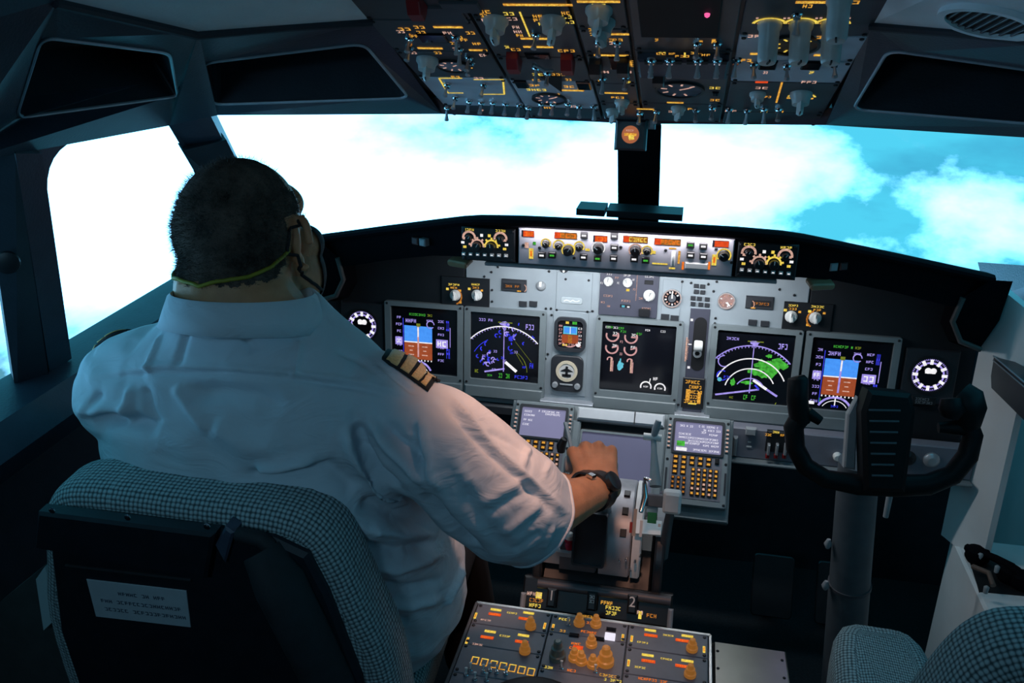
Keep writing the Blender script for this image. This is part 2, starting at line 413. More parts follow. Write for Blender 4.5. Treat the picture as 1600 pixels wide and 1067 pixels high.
EI_T = V3(-0.352, 1.285, 1.606); EI_B = V3(-0.352, 1.478, 1.512)
EO_T = at(316, 98, Y=1.22); EO_B = at(333, 163, Y=1.40)
SE = [at(64, 57, Y=0.92), at(264, 82, Y=1.12), at(278, 150, Y=1.31), at(24, 184, Y=1.0)]
for sd in (-1, 1):
    nm = SIDE[sd]; q = 1 if sd < 0 else 4
    eyebrow(sd, [UO, U1, T1R, H1], [EI_T, EO_T, EO_B, EI_B], 0.10, 'window_%d' % q,
            'blacked-out eyebrow window above the %s windshield' % nm)
    eyebrow(sd, [U1, U2, AT3, T1L], [SE[1], SE[0], SE[3], SE[2]], 0.09, 'window_%d' % (q + 1),
            'blacked-out eyebrow window above the %s side window' % nm)
    # slim triangle where the two sheets meet above the post
    mb = MB(); a, b, c = (L2(sd, U1), L2(sd, T1R), L2(sd, T1L)); mb.slab([a, b, c], 0.02 if sd < 0 else -0.02)
    tri = struct('trim_%d' % (1 if sd < 0 else 2), mb, M_FRAME, 'grey post joining windshield and side window on the %s' % nm)
    # post between windshield and side window
    def beam(p0, p1, q0, q1, dep, mi=0):
        mb_ = MB(); a0, a1, b0, b1 = (L2(sd, x) for x in (p0, p1, q0, q1))
        o_ = L2(sd, V3(*dep)); mb_.add([a0, a1, b1, b0, a0 + o_, a1 + o_, b1 + o_, b0 + o_],
              [(0, 1, 2, 3), (7, 6, 5, 4), (0, 4, 5, 1), (1, 5, 6, 2), (2, 6, 7, 3), (3, 7, 4, 0)], mi); return mb_
    mid = lambda a, b, t: a + (b - a) * t
    obj('post', beam(mid(T1L, T1R, -0.03), mid(T1L, T1R, 0.86), mid(PBL, PBR, 0.05), mid(PBL, PBR, 0.75), (-0.035, 0.055, 0.03)), M_FRAME, tri)
    # collar on the post
    cL, cR = mid(T1L, PBL, 0.14), mid(T1R, PBR, 0.14); dL, dR = mid(T1L, PBL, 0.17), mid(T1R, PBR, 0.17)
    off = V3(0.006, -0.006, -0.002)
    obj('post_cover', beam(mid(cL, cR, -0.05) + off, mid(cL, cR, 0.9) + off, mid(PBL, PBR, 0.0) + off, mid(PBL, PBR, 0.82) + off, (-0.02, 0.02, 0.01)), M_FRAMEDK, tri)
    # sill and side wall below the side window
    mb = MB()
    s0, s1 = PBm, ABT; aft = at(-150, 700, Z=1.10)
    prof = [V3(0, 0, 0), V3(0.055, -0.005, -0.012), V3(0.075, -0.005, -0.06), V3(0.03, 0, -0.12), V3(-0.02, 0, -0.12), V3(-0.03, 0, 0)]
    mb.loft([[L2(sd, p + k_) for k_ in prof] for p in (s0 + V3(0.02, 0.12, 0), s0, s1, aft, V3(min(aft[0], -.97), .50, 1.08), V3(-1.0, -1.2, 1.06))])
    struct('trim_%d' % (3 if sd < 0 else 4), mb, M_FRAME, 'dark sill running below the %s side windows' % nm, 30)
    # aft post between the two side windows
    mb = beam(at(66, 240, Y=1.03), at(24, 240, Y=0.98), at(112, 560, Y=1.22), at(78, 585, Y=1.17), (-0.03, 0.0, 0.02))
    po = struct('trim_%d' % (5 if sd < 0 else 6), mb, M_FRAME, 'upright post behind the %s side window' % nm)
    mb = beam(at(24, 235, Y=0.98), at(-30, 240, Y=0.96), at(78, 600, Y=1.17), at(28, 640, Y=1.13), (-0.03, 0.03, 0.02)); obj('inner_face', mb, M_FRAMEDK, po)
    cq = [V3(0, 0, 0)]; bez = lambda t: np.array([(1 - t) ** 2 * 140 + 2 * t * (1 - t) * 70 + t * t * 74, (1 - t) ** 2 * 212 + 2 * t * (1 - t) * 226 + t * t * 300])
    cpts = [L2(sd, hit(*q, T1L, n_w2)) for q in [(54, 228), (150, 200)] + [tuple(bez(t)) for t in np.linspace(0, 1, 8)] + [(58, 306)]]
    mb = MB(); mb.slab(cpts, .02); obj('corner_gusset', mb, M_FRAME, po)
    if sd < 0:
        c = at(10, 404, Y=1.03); fr = Frame(c + V3(0.012, -0.012, 0), (0.77, 0.64, 0), (0, 0, 1)); mb = MB()
        mb.lathe(fr, 0, 0, [(0.013, 0), (0.016, 0.004), (0.015, 0.01), (0.009, 0.012)], 20); obj('latch', mb, M_BLACK, po, 40)
    # side wall from the sill to the floor, and the panel above the aft window
    mb = MB(); X = -1.0
    mb.slab([L2(sd, p) for p in (V3(-1.02, 2.45, 1.0), V3(-1.06, -1.3, 1.0), V3(-1.06, -1.3, 0), V3(-1.02, 2.45, 0))], 0.03 if sd < 0 else -0.03)
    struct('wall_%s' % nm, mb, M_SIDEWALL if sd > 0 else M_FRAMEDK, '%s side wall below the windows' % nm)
    mb = MB(); wp = [L2(sd, p) for p in (V3(-1.0, 0.66, 1.02), V3(-1.02, -1.3, 1.0), V3(-0.80, -1.3, 1.84), V3(-0.62, 0.55, 1.70), U2 + V3(0, 0, .0), AT3)]; wc_ = sum(wp) / 6 + L2(sd, V3(-.04, 0, 0))
    for sh_ in (V3(0, 0, 0), L2(sd, V3(-.03, 0, .01))): mb.add([p + sh_ for p in wp + [wc_]], [(i, (i + 1) % 6, 6) for i in range(6)])
    struct('wall_%s_aft' % nm, mb, M_FRAME, 'side wall behind the %s windows' % nm)
    # ceiling lining beside the overhead panel
    mb = MB(); g = [UO, U1, U2, V3(-0.62, 0.55, 1.70), V3(-0.80, -1.3, 1.80), V3(-0.30, -1.3, 1.86), V3(-0.30, 0.45, 1.83), V3(-0.318, 0.9, 1.775)]
    g = [L2(sd, p) for p in g]; hub = L2(sd, V3(-0.43, 0.62, 1.755))
    vs_ = g + [hub]; mb.add(vs_, [(i, (i + 1) % len(g), len(g)) for i in range(len(g))])
    mb.add([p + V3(0, 0, 0.03) for p in vs_], [(i, (i + 1) % len(g), len(g)) for i in range(len(g))])
    cl = struct('ceiling' if sd < 0 else 'ceiling_right', mb, M_LINER, 'pale ceiling lining %s of the overhead panel' % nm)
    mb = MB(); mb.tube([L2(sd, p + V3(0, -0.004, -0.002)) for p in (UO, mid(UO, U1, .5) + V3(0, 0, 0.002), U1, mid(U1, U2, .5), U2)], 0.006, 8); obj('seam_trim', mb, M_FRAMEDK, cl, 40)

# flat roof strip over the overhead panel, aft bulkhead, floor
mb = MB(); mb.slab([V3(-0.33, 0.95, 1.80), V3(0.33, 0.95, 1.80), V3(0.33, -1.3, 1.87), V3(-0.33, -1.3, 1.87)], 0.03); ca_ = struct('ceiling_aft', mb, M_LINER, 'ceiling lining behind the overhead panel'); mb = MB(); mb.rrect(WORLD, -.17, -.22, .24, .24, .04, 1.795, 1.84); obj('fill_light_housing', mb, M_GREYPL, ca_)  # unseen housing, added to go with the cabin fill light
mb = MB(); mb.wbox(-1.1, 1.1, -1.36, -1.30, 0, 1.95); struct('wall_back', mb, M_FRAMEDK, 'bulkhead behind the seats')
mb = MB(); mb.wbox(-1.1, 1.1, -1.36, 2.7, -0.03, 0.0); struct('floor', mb, M_FLOOR, 'dark carpeted cockpit floor')
mb = MB(); mb.wbox(-1.05, 1.05, 2.45, 2.5, 0, 0.93); struct('wall_front', mb, M_FRAMEDK, 'dark bulkhead ahead of the rudder pedals')

# windshield header bar and centre post
mb = MB()
hp = [T1R, H1, H0, mir(H1), mir(T1R)]
prof = [V3(0, 0, 0), V3(0, 0.03, 0.004), V3(0, 0.02, 0.04), V3(0, -0.02, 0.03)]
mb.loft([[p + k_ for k_ in prof] for p in hp]); struct('trim_7', mb, M_FRAME, 'header bar along the top of both windshields', 35)
mb = MB(); ctop = at(999, 195, Y=1.72); cbot = at(997, 352, Y=2.10)
wd = V3(0.041, 0, 0); mb.loft([[ctop - wd, ctop + wd, ctop + wd * .7 + V3(0, .05, .02), ctop - wd * .7 + V3(0, .05, .02)], [cbot - wd * 1.18, cbot + wd * 1.18, cbot + wd * .7 + V3(0, .06, .0), cbot - wd * .7 + V3(0, .06, 0)]])
cp = struct('trim_8', mb, M_PAD, 'black centre post between the two windshields')
# glass panes
M_GLASS = bpy.data.materials.new('window_glass'); M_GLASS.use_nodes = True
t_ = M_GLASS.node_tree; t_.nodes.clear(); o_ = t_.nodes.new('ShaderNodeOutputMaterial'); mx = t_.nodes.new('ShaderNodeMixShader'); tr = t_.nodes.new('ShaderNodeBsdfTransparent'); gl = t_.nodes.new('ShaderNodeBsdfGlossy')
nz = t_.nodes.new('ShaderNodeTexNoise'); nz.inputs['Scale'].default_value = 6; mr = t_.nodes.new('ShaderNodeMapRange'); mr.inputs[3].default_value = 0.015; mr.inputs[4].default_value = 0.03
t_.links.new(nz.outputs['Fac'], mr.inputs[0]); t_.links.new(mr.outputs[0], mx.inputs[0]); gl.inputs['Roughness'].default_value = 0.02; tr.inputs[0].default_value = (0.97, 0.985, 0.985, 1)
t_.links.new(tr.outputs[0], mx.inputs[1]); t_.links.new(gl.outputs[0], mx.inputs[2]); t_.links.new(mx.outputs[0], o_.inputs[0])
for sd in (-1, 1):
    nm = SIDE[sd]; o1 = L2(sd, V3(-0.02, 0.03, 0.01)); fo = V3(0, 0.035, 0.0)
    mb = MB(); mb.poly([L2(sd, p) + fo for p in (T1R + V3(0, 0, .02), H0 + V3(0, 0, .02), V3(0, 2.36, 1.06), PBR + V3(0, 0.02, -.03))])
    struct('window_%d' % (7 if sd < 0 else 9), mb, M_GLASS, '%s windshield pane' % nm)
    mb = MB(); mb.poly([L2(sd, p + V3(-0.03, 0, 0.015)) for p in (ATP + V3(0, -.03, .01), T1L + V3(0, 0, .02), PBL + V3(0, 0, -.02), ABT + V3(0, -.03, -.02))])
    struct('window_%d' % (8 if sd < 0 else 10), mb, M_GLASS, '%s side window pane' % nm)

# ================================================================== shared small hardware (origin on the panel face, z out of it)
def mk(fn, mats, smooth=35, name='hardware'):
    mb = MB(); fn(mb); return mesh_of(mb, mats, smooth, name=name)
def _kround(r, h, seg=20):
    def f(mb):
        mb.lathe(WORLD, 0, 0, [(r * 1.18, 0), (r * 1.18, h * .12), (r, h * .2), (r * .94, h * .92), (r * .8, h)], seg)
        mb.box(WORLD, -r * .08, r * .08, r * .1, r * .9, h * .98, h * 1.04, 0, 1)
    return f
def _kbar(r, h):
    def f(mb):
        mb.lathe(WORLD, 0, 0, [(r * 1.25, 0), (r * 1.25, h * .15), (r, h * .3), (r * .92, h * .55)], 20)
        mb.prism(WORLD, [(-r * .36, -r * .95), (r * .36, -r * .95), (r * .36, r * .6), (0, r * 1.15), (-r * .36, r * .6)], h * .5, h, h * .12)
        mb.box(WORLD, -r * .06, r * .06, r * .2, r * 1.0, h * .99, h * 1.03, 0, 1)
    return f
def _toggle(h, tilt=0.3, r=0.0045):
    def f(mb):
        mb.lathe(WORLD, 0, 0, [(r * 1.5, 0), (r * 1.5, h * .1), (r * 1.15, h * .16), (r * 1.0, h * .3)], 10)
        d = V3(0, math.sin(tilt), math.cos(tilt)); mb.tube([d * h * .2, d * h * .62, d * h * .95, d * h], [r * .42, r * .55, r * .95, r * .5], 8, 1)
    return f
def _button(w, h, d):
    def f(mb):
        mb.cbox(WORLD, 0, 0, w, h, 0, d, min(w, h) * .12)
        mb.cbox(WORLD, 0, 0, w * .6, h * .3, d, d * 1.06, 0, 1)
    return f
def _guard(w, h, d):
    def f(mb):
        mb.prism(Frame((0, 0, 0), (0, 1, 0), (0, 0, 1)).moved(0, 0, -w / 2), [(-h / 2, 0), (h / 2, 0), (h / 2, d * .45), (h * .2, d), (-h * .35, d), (-h / 2, d * .5)], 0, w, w * .08)
    return f
def _screw(r):
    def f(mb): mb.lathe(WORLD, 0, 0, [(r, 0), (r, r * .4), (r * .7, r * .6)], 8)
    return f
ME_SCREW = mk(_screw(0.0032), [M_SCREW], None); ME_SCREWB = mk(_screw(0.0045), [M_CHROME], None)
ME_KWHITE = mk(_kbar(0.011, 0.020), [M_WHITEKNOB, M_BLACK]); ME_KWHITES = mk(_kbar(0.009, 0.017), [M_WHITEKNOB, M_BLACK])
ME_KBLK = mk(_kround(0.0065, 0.012), [M_KNOBBLK, M_WHITEKNOB]); ME_KBLKB = mk(_kround(0.0095, 0.015), [M_KNOBBLK, M_WHITEKNOB])
ME_BTN = mk(_button(0.015, 0.013, 0.006), [M_KNOBBLK, G_WHITE], None); ME_BTNG = mk(_button(0.015, 0.013, 0.006), [M_KNOBBLK, G_GREEN], None)
ME_BTNS = mk(_button(0.0075, 0.006, 0.005), [M_WHITEKNOB, G_WHITE], None)
ME_TOG = mk(_toggle(0.026), [M_CHROME, M_ALU]); ME_TOGD = mk(_toggle(0.026, -0.35), [M_CHROME, M_ALU]); ME_TOGS = mk(_toggle(0.015, .2, .003), [M_CHROME, M_WHITEKNOB])
ME_GUARD = mk(_guard(0.017, 0.036, 0.022), [M_RED], None); ME_GUARDB = mk(_guard(0.017, 0.036, 0.02), [M_KNOBBLK], None)

# ================================================================== glareshield
def lerpx(tab, x):
    xs = [a for a, *_ in tab]; x = abs(x)
    return [float(np.interp(x, xs, [t[i] for t in tab])) for i in range(1, len(tab[0]))]
#        |x|   lipY   lipZ   faceBottomZ
GSTAB = [(0, 1.690, 1.266, 1.163), (0.215, 1.692, 1.264, 1.163), (0.30, 1.705, 1.258, 1.162), (0.345, 1.728, 1.248, 1.158), (0.42, 1.765, 1.228, 1.145), (0.55, 1.822, 1.194, 1.110), (0.66, 1.872, 1.164, 1.075), (0.75, 1.912, 1.140, 1.052)]
gs = root('glareshield', (0, 2.0, 1.05), 'black padded glareshield stretching right across above the instruments', 'glareshield')
xs = [-.75, -.66, -.55, -.42, -.345, -.30, -.215, 0, .215, .30, .345, .42, .55, .66, .75]
rings = []; lip = []
for x in xs:
    ly, lz, fb = lerpx(GSTAB, x); rec = 0.03
    rings.append([V3(x, ly + .45, lz - .26), V3(x, ly + .06, lz - .008), V3(x, ly + .012, lz + .0005), V3(x, ly + .002, lz - .004), V3(x, ly, lz - .010), V3(x, ly + .006, lz - .017), V3(x, ly + rec, lz - .019), V3(x, ly + rec + .004, fb), V3(x, ly + rec + .06, fb - .012), V3(x, ly + .34, fb - .06)])
mb = MB(); mb.loft(rings); obj('pad', mb, M_PAD, gs, 40)
for sd in (-1, 1):                                             # end block hanging at the outboard end
    ly, lz, fb = lerpx(GSTAB, .75); mb = MB(); X = sd * .75
    pr = [V3(X - sd * .055, ly + .005, lz - .05), V3(X - sd * .01, ly - .004, lz - .006), V3(X + sd * .035, ly + .01, lz - .01), V3(X + sd * .03, ly + .02, lz - .10), V3(X + sd * .005, ly + .02, lz - .165), V3(X - sd * .035, ly + .015, lz - .15), V3(X - sd * .06, ly + .01, lz - .105)]
    mb.loft([pr, [p + V3(0, .2, -.08) for p in pr]]); e_ = obj('end_block', mb, M_PAD, gs, 30)
    mb = MB(); mb.tube([pr[0] + V3(0, -.003, .0), pr[6] + V3(-sd * .004, -.003, 0), pr[5] + V3(-sd * .004, -.003, 0), pr[4] + V3(0, -.003, -.002)], 0.006, 8); obj('edge_trim', mb, mat('edge_trim_taupe', (.10, .09, .085), .5), e_, 40)
    # twin master warning lamps and a gooseneck floodlight under the wing
    fr = Frame((0, 0, 0), (1, 0, 0), (0, 0, 1))
    mb = MB(); c = at(*((655, 377) if sd < 0 else (1310, 416)), Y=1.80)
    f2 = Frame(c, (1, sd * .42, 0), (0, 0, 1)); mb.cbox(f2, -sd * .012, 0, .017, .016, -.01, .006, .002); obj('warning_lamp', mb, M_GREYPL, gs)
    mb = MB(); mb.cbox(f2, sd * .010, 0, .017, .016, -.01, .005, .002); obj('warning_lamp', mb, mat('lamp_lens_dark_red', (.09, .045, .045), .3), gs)
    mb = MB(); c = at(*((716, 411) if sd < 0 else (1284, 446)), Y=1.78); f2 = Frame(c, (1, sd * .35, 0), (0, -.3, .95))
    mb.rrect(f2, 0, 0, .05, .016, .006, -.02, .008, .003); obj('flood_lamp', mb, mat('lamp_lens_tan', (.32, .21, .12), .4), gs, 40)
# bracket at the foot of the centre post
mb = MB(); p0 = at(900, 336, Y=1.74); p1 = at(1066, 346, Y=1.74)
for a, b in ((0.0, .27), (.29, 1.0)):
    q0, q1 = p0 + (p1 - p0) * a, p0 + (p1 - p0) * b; mb.add([q0, q1, q1 + V3(0, .07, 0), q0 + V3(0, .07, 0)] + [q + V3(0, 0, .013) for q in (q0, q1, q1 + V3(0, .07, 0), q0 + V3(0, .07, 0))], [(3, 2, 1, 0), (4, 5, 6, 7), (0, 1, 5, 4), (1, 2, 6, 5), (2, 3, 7, 6), (3, 0, 4, 7)])
obj('post_foot', mb, M_BLACK, gs)

# ---------------------------------------------------------------- mode control panel
FM = Frame((0, 1.722, 1.2), (1, 0, 0), (0, 0, 1)); PM = lambda x, y: FM.px(x, y, 0.008)
mcp = root('mode_control_panel', FM.w(0, -.037, 0), 'floodlit grey autopilot panel with amber digits in the middle of the glareshield', 'control panel')
mb = MB(); mb.cbox(FM, 0, 0.0015, .424, .074, -.012, .008, .002); obj('faceplate', mb, mat('mcp_plate', (.42, .42, .47), .45, var=.05), mcp)
for (x, y, wpx, dig, colr) in [(825, 365, 20, 3, ORA), (884, 368, 36, 3, ORA), (938, 373, 22, 3, ORA), (993, 374, 38, 5, AMB), (1043, 378, 40, 5, ORA), (1126, 381, 24, 3, RDT)]:
    u, v = PM(x, y); wm = wpx * .00128; mb = MB(); mb.cbox(FM, u, v, wm, .0135, .007, .0092, .001); d = obj('digit_window', mb, M_GLASSBLK, mcp)
    s = Sym(FM, .0096); s.rect(u + wm * .06, v, wm * .86, .0115, AMD if wpx > 30 else RDT)
    if wpx > 30: s.rect(u - wm * .36, v, wm * .24, .012, RDT, dn=.0001)
    s.n = .0099; s.text(u + wm * .1, v, wm * .74, .0085, YEL if colr == AMB else colr, n=dig); s.done('digits', d)
kn = [(853, 381, ME_KBLK), (873, 384, ME_KBLK), (888, 391, ME_KBLKB), (905, 386, ME_KBLK), (935, 388, ME_KBLKB), (993, 391, ME_KBLKB), (1011, 392, ME_KBLK), (1131, 399, ME_KBLKB)]
for x, y, me in kn: u, v = PM(x, y); inst('knob', me, mcp, FM, u, v, .008, random.uniform(-1, 1))
for x, y, g in [(847, 398, 0), (863, 398, 1), (912, 401, 0), (913, 367, 0), (934, 403, 1), (960, 368, 0), (960, 386, 0), (959, 403, 0), (991, 404, 0), (1009, 406, 1), (1079, 382, 1), (1079, 398, 0), (1099, 384, 0), (1099, 400, 0)]:
    u, v = PM(x, y); inst('button', ME_BTNG if g else ME_BTN, mcp, FM, u, v, .008)
s = Sym(FM, .0086)
for x, y, r, c in [(853, 380, .0092, YEL), (873, 383, .0105, YEL), (888, 391, .0125, YEL), (905, 385, .0098, YEL), (935, 387, .0125, WHI), (993, 391, .0125, PNK), (1011, 392, .0100, YEL), (1131, 399, .0128, YEL)]:
    u, v = PM(x, y); s.arc(u, v, r, -40, 220, .0026, c)
for x, y, w_, h_, c in [(830, 396, .009, .022, YEL), (1116, 406, .009, .022, YEL), (823, 383, .008, .012, PNK), (835, 380, .006, .006, GRE), (918, 390, .009, .005, YEL), (1021, 394, .009, .006, YEL)]:
    u, v = PM(x, y); s.rect(u, v, w_, h_, c)
u, v = PM(1031, 412); s.rect(u, v, .030, .003, YEL); u, v = PM(1050, 419); s.rect(u, v, .012, .0035, YEL); u, v = PM(1061, 402); s.rect(u, v, .004, .026, AMB); u, v = PM(1051, 388); s.rect(u, v, .014, .003, AMB)
for x in (1067, 1108): u, v = PM(x, 415); s.rect(u, v, .004, .016, ORA)
for x, y in ((830, 396), (1116, 406)): u, v = PM(x, y); s.n = .0089; s.rect(u, v, .004, .012, ORA); s.n = .0086
s.done('lettering', mcp)
u, v = PM(1052, 404); mb = MB(); mb.tube([FM.w(u, v - .013, .008), FM.w(u, v, .015), FM.w(u, v + .013, .008)], .004, 8); obj('thumbwheel', mb, M_WHITEKNOB, mcp, 50)
u, v = PM(1088, 415); mb = MB(); mb.cbox(FM, u, v, .044, .013, .006, .013, .002); obj('disengage_bar', mb, M_WHITEKNOB, mcp)
for x, y in ((818, 383), (970, 386), (1119, 389), (843, 387), (1040, 391), (897, 403), (1143, 410)): u, v = PM(x, y); inst('screw', ME_SCREW, mcp, FM, u, v, .008)

# ---------------------------------------------------------------- display-setting panels either side
def efis(sd, px_knobs, px_row, label):
    r = root('display_control_panel', FM.w(sd * .275, -.037, 0), label, 'control panel', 'display control panels on the glareshield')
    mb = MB(); mb.cbox(FM, sd * .275, .0, .112, .070, -.012, .008, .002); obj('faceplate', mb, M_BLACK, r)
    s = Sym(FM, .0086)
    for i, (x, y) in enumerate(px_knobs):
        u, v = PM(x, y); inst('knob', ME_KBLK if i < 2 else ME_KBLKB, r, FM, u, v, .008, random.uniform(-.6, .6))
        s.arc(u, v, .0125, -10, 190, .0045, PNK if i < 3 else YEL, 12)
        if i < 2: s.text(u, v + .0165, .022, .005, YEL, n=4)
        else:
            for a in range(5): t = math.radians(10 + 40 * a); s.rect(u + .0165 * math.cos(t), v + .0165 * math.sin(t), .004, .004, PNK if i == 2 else YEL, t)
    for k in range(7):
        t = k / 6; u, v = PM(*(np.array(px_row[0]) * (1 - t) + np.array(px_row[1]) * t)); inst('push_button', ME_BTNS, r, FM, u, v, .008)
    mu, mv = np.mean([PM(*p) for p in px_knobs], 0)
    for a, b, c in ((-.006, .014, WHI), (.010, .014, YEL)): s.rect(mu + a, mv + b, .006, .006, c)
    for e in (-1, 1):
        for k in range(3): s.rect(mu + e * (.042 + .004 * (k % 2)), mv + .006 - .009 * k, .007, .005, (PNK, WHI, YEL)[k])
    s.done('lettering', r)
    for a in (-.05, .05):
        for b in (-.03, .03): inst('screw', ME_SCREW, r, FM, sd * .275 + a, b, .008)
efis(-1, [(733, 371), (782, 373), (746, 384), (768, 385)], [(725, 396), (791, 399)], 'black display control panel with amber legends left of the autopilot panel')
efis(1, [(1170, 395), (1227, 400), (1186, 411), (1209, 412)], [(1159, 421), (1232, 427)], 'black display control panel with amber legends right of the autopilot panel')

# ================================================================== main instrument panel
TAU = math.radians(5)
FI = Frame((0, 2.0, 0.86), (1, 0, 0), (0, math.sin(TAU), math.cos(TAU))); PI_ = lambda x, y, n=.004: FI.px(x, y, n)
mip = root('main_instrument_panel', FI.w(0, -.16, 0), 'grey main instrument panel below the glareshield', 'instrument panel')
mb = MB(); mb.prism(FI, [(-.405, -.152), (.405, -.152), (.405, .235), (-.405, .235)], -.02, 0.0, .002); obj('panel_plate', mb, M_PANELGREY, mip)
for sd in (-1, 1):
    mb = MB(); mb.prism(FI, [(sd * .408, -.152), (sd * .775, -.152), (sd * .775, .10), (sd * .70, .20), (sd * .408, .235)], -.02, -.001, .002); obj('outboard_plate', mb, mat('outboard_charcoal', (.014, .017, .021), .6, var=.1, scale=20, spec=.25), mip)
# sub-plates with visible seams
for (x0, y0, x1, y1) in [(868, 428, 926, 484), (1032, 438, 1066, 498), (860, 490, 920, 615)]:
    (a, b), (c, d) = PI_(x0, y1), PI_(x1, y0); mb = MB(); mb.box(FI, a, c, b, d, 0, .0025, .0008); obj('cover_plate', mb, M_PANELGREY, mip)
(a, b), (c, d) = PI_(935, 491), PI_(1031, 425)
mb = MB(); mb.box(FI, a, c, b, d + .03, 0, .005, .001); obj('brake_plate', mb, M_PANELDARK, mip, label='darker plate with three white knobs')
(a, b), (c, d) = PI_(1064, 640), PI_(1110, 485)
# small indicators
def small_box(x, y, w_, h_, col=M_BLACK, n1=.005, name='indicator', ch=.001):
    u, v = PI_(x, y); mb = MB(); mb.cbox(FI, u, v, w_, h_, 0, n1, ch); return obj(name, mb, col, mip), u, v
for x, y, e in ((803, 446, 1), (1187, 473, -1)):
    o, u, v = small_box(x, y, .062, .030, M_BEZELD, .008, 'status_annunciator', .003)
    mb = MB(); mb.cbox(FI, u - e * .003, v - .001, .044, .015, .008, .0095, .001); obj('window', mb, M_BLACK, o)
    s = Sym(FI, .0097); s.text(u - e * .003, v - .001, .036, .006, AMD, n=6); s.arc(u + e * .022, v - .004, .010, -60, 60, .002, PNK); s.rect(u + e * .014, v - .012, .010, .003, AMB); s.done('legend', o)
for x, y in ((817, 475), (833, 475), (1176, 504), (1195, 506), (1039, 495), (1054, 497)): small_box(x, y, .019, .013, M_BEZELD, .006, 'annunciator')
for x, y in ((1088, 447), (1098, 448), (1088, 456), (1098, 457), (1083, 466), (1093, 467), (1105, 468), (1083, 475), (1095, 476), (1105, 477)): small_box(x, y, .011, .009, M_BEZELD, .006, 'gear_light')
for x, y, me, rt in ((950, 441, ME_KWHITES, 0.0), (980, 443, ME_KWHITES, 0.4), (1014, 463, ME_KWHITE, -0.3)):
    u, v = PI_(x, y, .015); inst('knob', me, mip, FI, u, v, .005, rt)
small_box(1014, 441, .020, .010, M_BLACK, .007, 'annunciator'); small_box(1007, 488, .026, .018, M_BLACK, .012, 'annunciator'); small_box(977, 478, .024, .008, M_BLACK, .007, 'indicator')
s = Sym(FI, .0054)
for x, y, w_, c in ((952, 428, .014, WHI), (980, 430, .018, WHI), (1015, 432, .022, WHI), (950, 462, .022, PNK), (978, 470, .022, PNK), (1010, 482, .022, PNK), (942, 472, .010, PNK), (951, 478, .008, PNK), (964, 434, .010, PNK), (966, 442, .006, WHI), (990, 437, .006, WHI), (991, 452, .006, PNK), (1001, 466, .010, PNK), (940, 442, .006, WHI)):
    u, v = PI_(x, y); s.text(u, v, w_, .005, c)
u0, v0 = PI_(996, 430); u1, v1 = PI_(996, 470); s.line(u0, v0, u0, v1, .0012, PNK)
u, v = PI_(981, 453); s.rect(u, v, .008, .006, YEL); s.n = .0076; u, v = PI_(974, 478); s.rect(u, v, .007, .005, CYA); u, v = PI_(982, 479); s.rect(u, v, .006, .004, WHI)
s.done('lettering', mip)
# warning knob with white pointer and round plug
u, v = PI_(845, 447); mb = MB(); mb.lathe(FI, u, v, [(.012, 0), (.012, .004), (.008, .009), (.004, .012)], 18, 0); mb.box(FI, u - .003, u + .003, v, v + .012, .006, .013, 0, 1); obj('selector', mb, [M_GREYPL, M_WHITEKNOB], mip, 40)
u, v = PI_(881, 420); mb = MB(); mb.lathe(FI, u, v, [(.0105, 0), (.0105, .004), (.008, .007)], 18); mb.box(FI, u - .002, u + .003, v - .008, v + .008, .006, .0085, 0, 1); obj('plug', mb, [M_BEZELD, M_WHITEKNOB], mip, 40)
u, v = PI_(893, 470); mb = MB(); mb.rrect(FI, u, v, .052, .016, .005, .0025, .0045, .001); pl = obj('name_plate', mb, mat('name_plate_grey', (.40, .45, .48), .4), mip)
s = Sym(FI, .0048)
for k in range(7):
    a0, a1 = u - .019 + .0055 * k, u - .019 + .0055 * (k + 1); f_ = lambda q: v + .0022 * math.sin((q - u) * 420); s.line(a0, f_(a0), a1, f_(a1), .0022, WHI)
obj('emblem', s, [mat('emblem_silver', (.75, .78, .8), .4)] * 15, pl, kind='stuff')
for x, y in ((778, 417), (757, 432), (768, 425), (769, 453), (769, 471), (858, 424), (884, 436), (920, 438), (853, 482), (861, 482), (870, 484), (918, 487), (926, 486), (1066, 440), (1120, 440), (1118, 497), (1115, 455), (1080, 442), (1107, 444), (1218, 452), (1241, 461), (1117, 505), (856, 553), (862, 492), (852, 560), (1023, 496), (1110, 640), (1060, 632)):
    u, v = PI_(x, y, .001); inst('screw', ME_SCREW, mip, FI, u, v, .0015)
# black light-control plates with white knobs
for (x0, y0, x1, y1), ks, sd in (((690, 476, 765, 436), ((709, 463), (743, 463)), -1), ((1221, 514, 1303, 476), ((1237, 497), (1275, 499)), 1)):
    (a, b), (c, d) = PI_(x0, y0), PI_(x1, y1); mb = MB(); mb.box(FI, a, c, b, d, 0, .005, .001); lp = obj('light_control_plate', mb, M_BLACK, mip, label='black plate with two white knobs and amber legends')
    s = Sym(FI, .0054)
    for i, (x, y) in enumerate(ks):
        u, v = PI_(x, y, .02); inst('knob', ME_KWHITE, lp, FI, u, v, .005, .1); u, v = PI_(x, y, .005)
        s.text(u, v + .030, .030 if (i == 0) == (sd < 0) else .022, .005, YEL, n=5); s.text(u, v + .022, .018, .005, AMB, n=3); s.rect(u - .016, v + .018, .007, .006, YEL); s.rect(u + .016, v + .016, .006, .005, AMB)
        if (i == 0) == (sd < 0):
            s.arc(u, v, .020, -70 if sd < 0 else 110, 60 if sd < 0 else 240, .0035, AMD); s.rect(u + (.017 if sd < 0 else -.017), v - .014, .006, .006, AMB); s.rect(u + (.014 if sd < 0 else -.014), v + .002, .005, .005, AMB)
    s.done('lettering', lp)
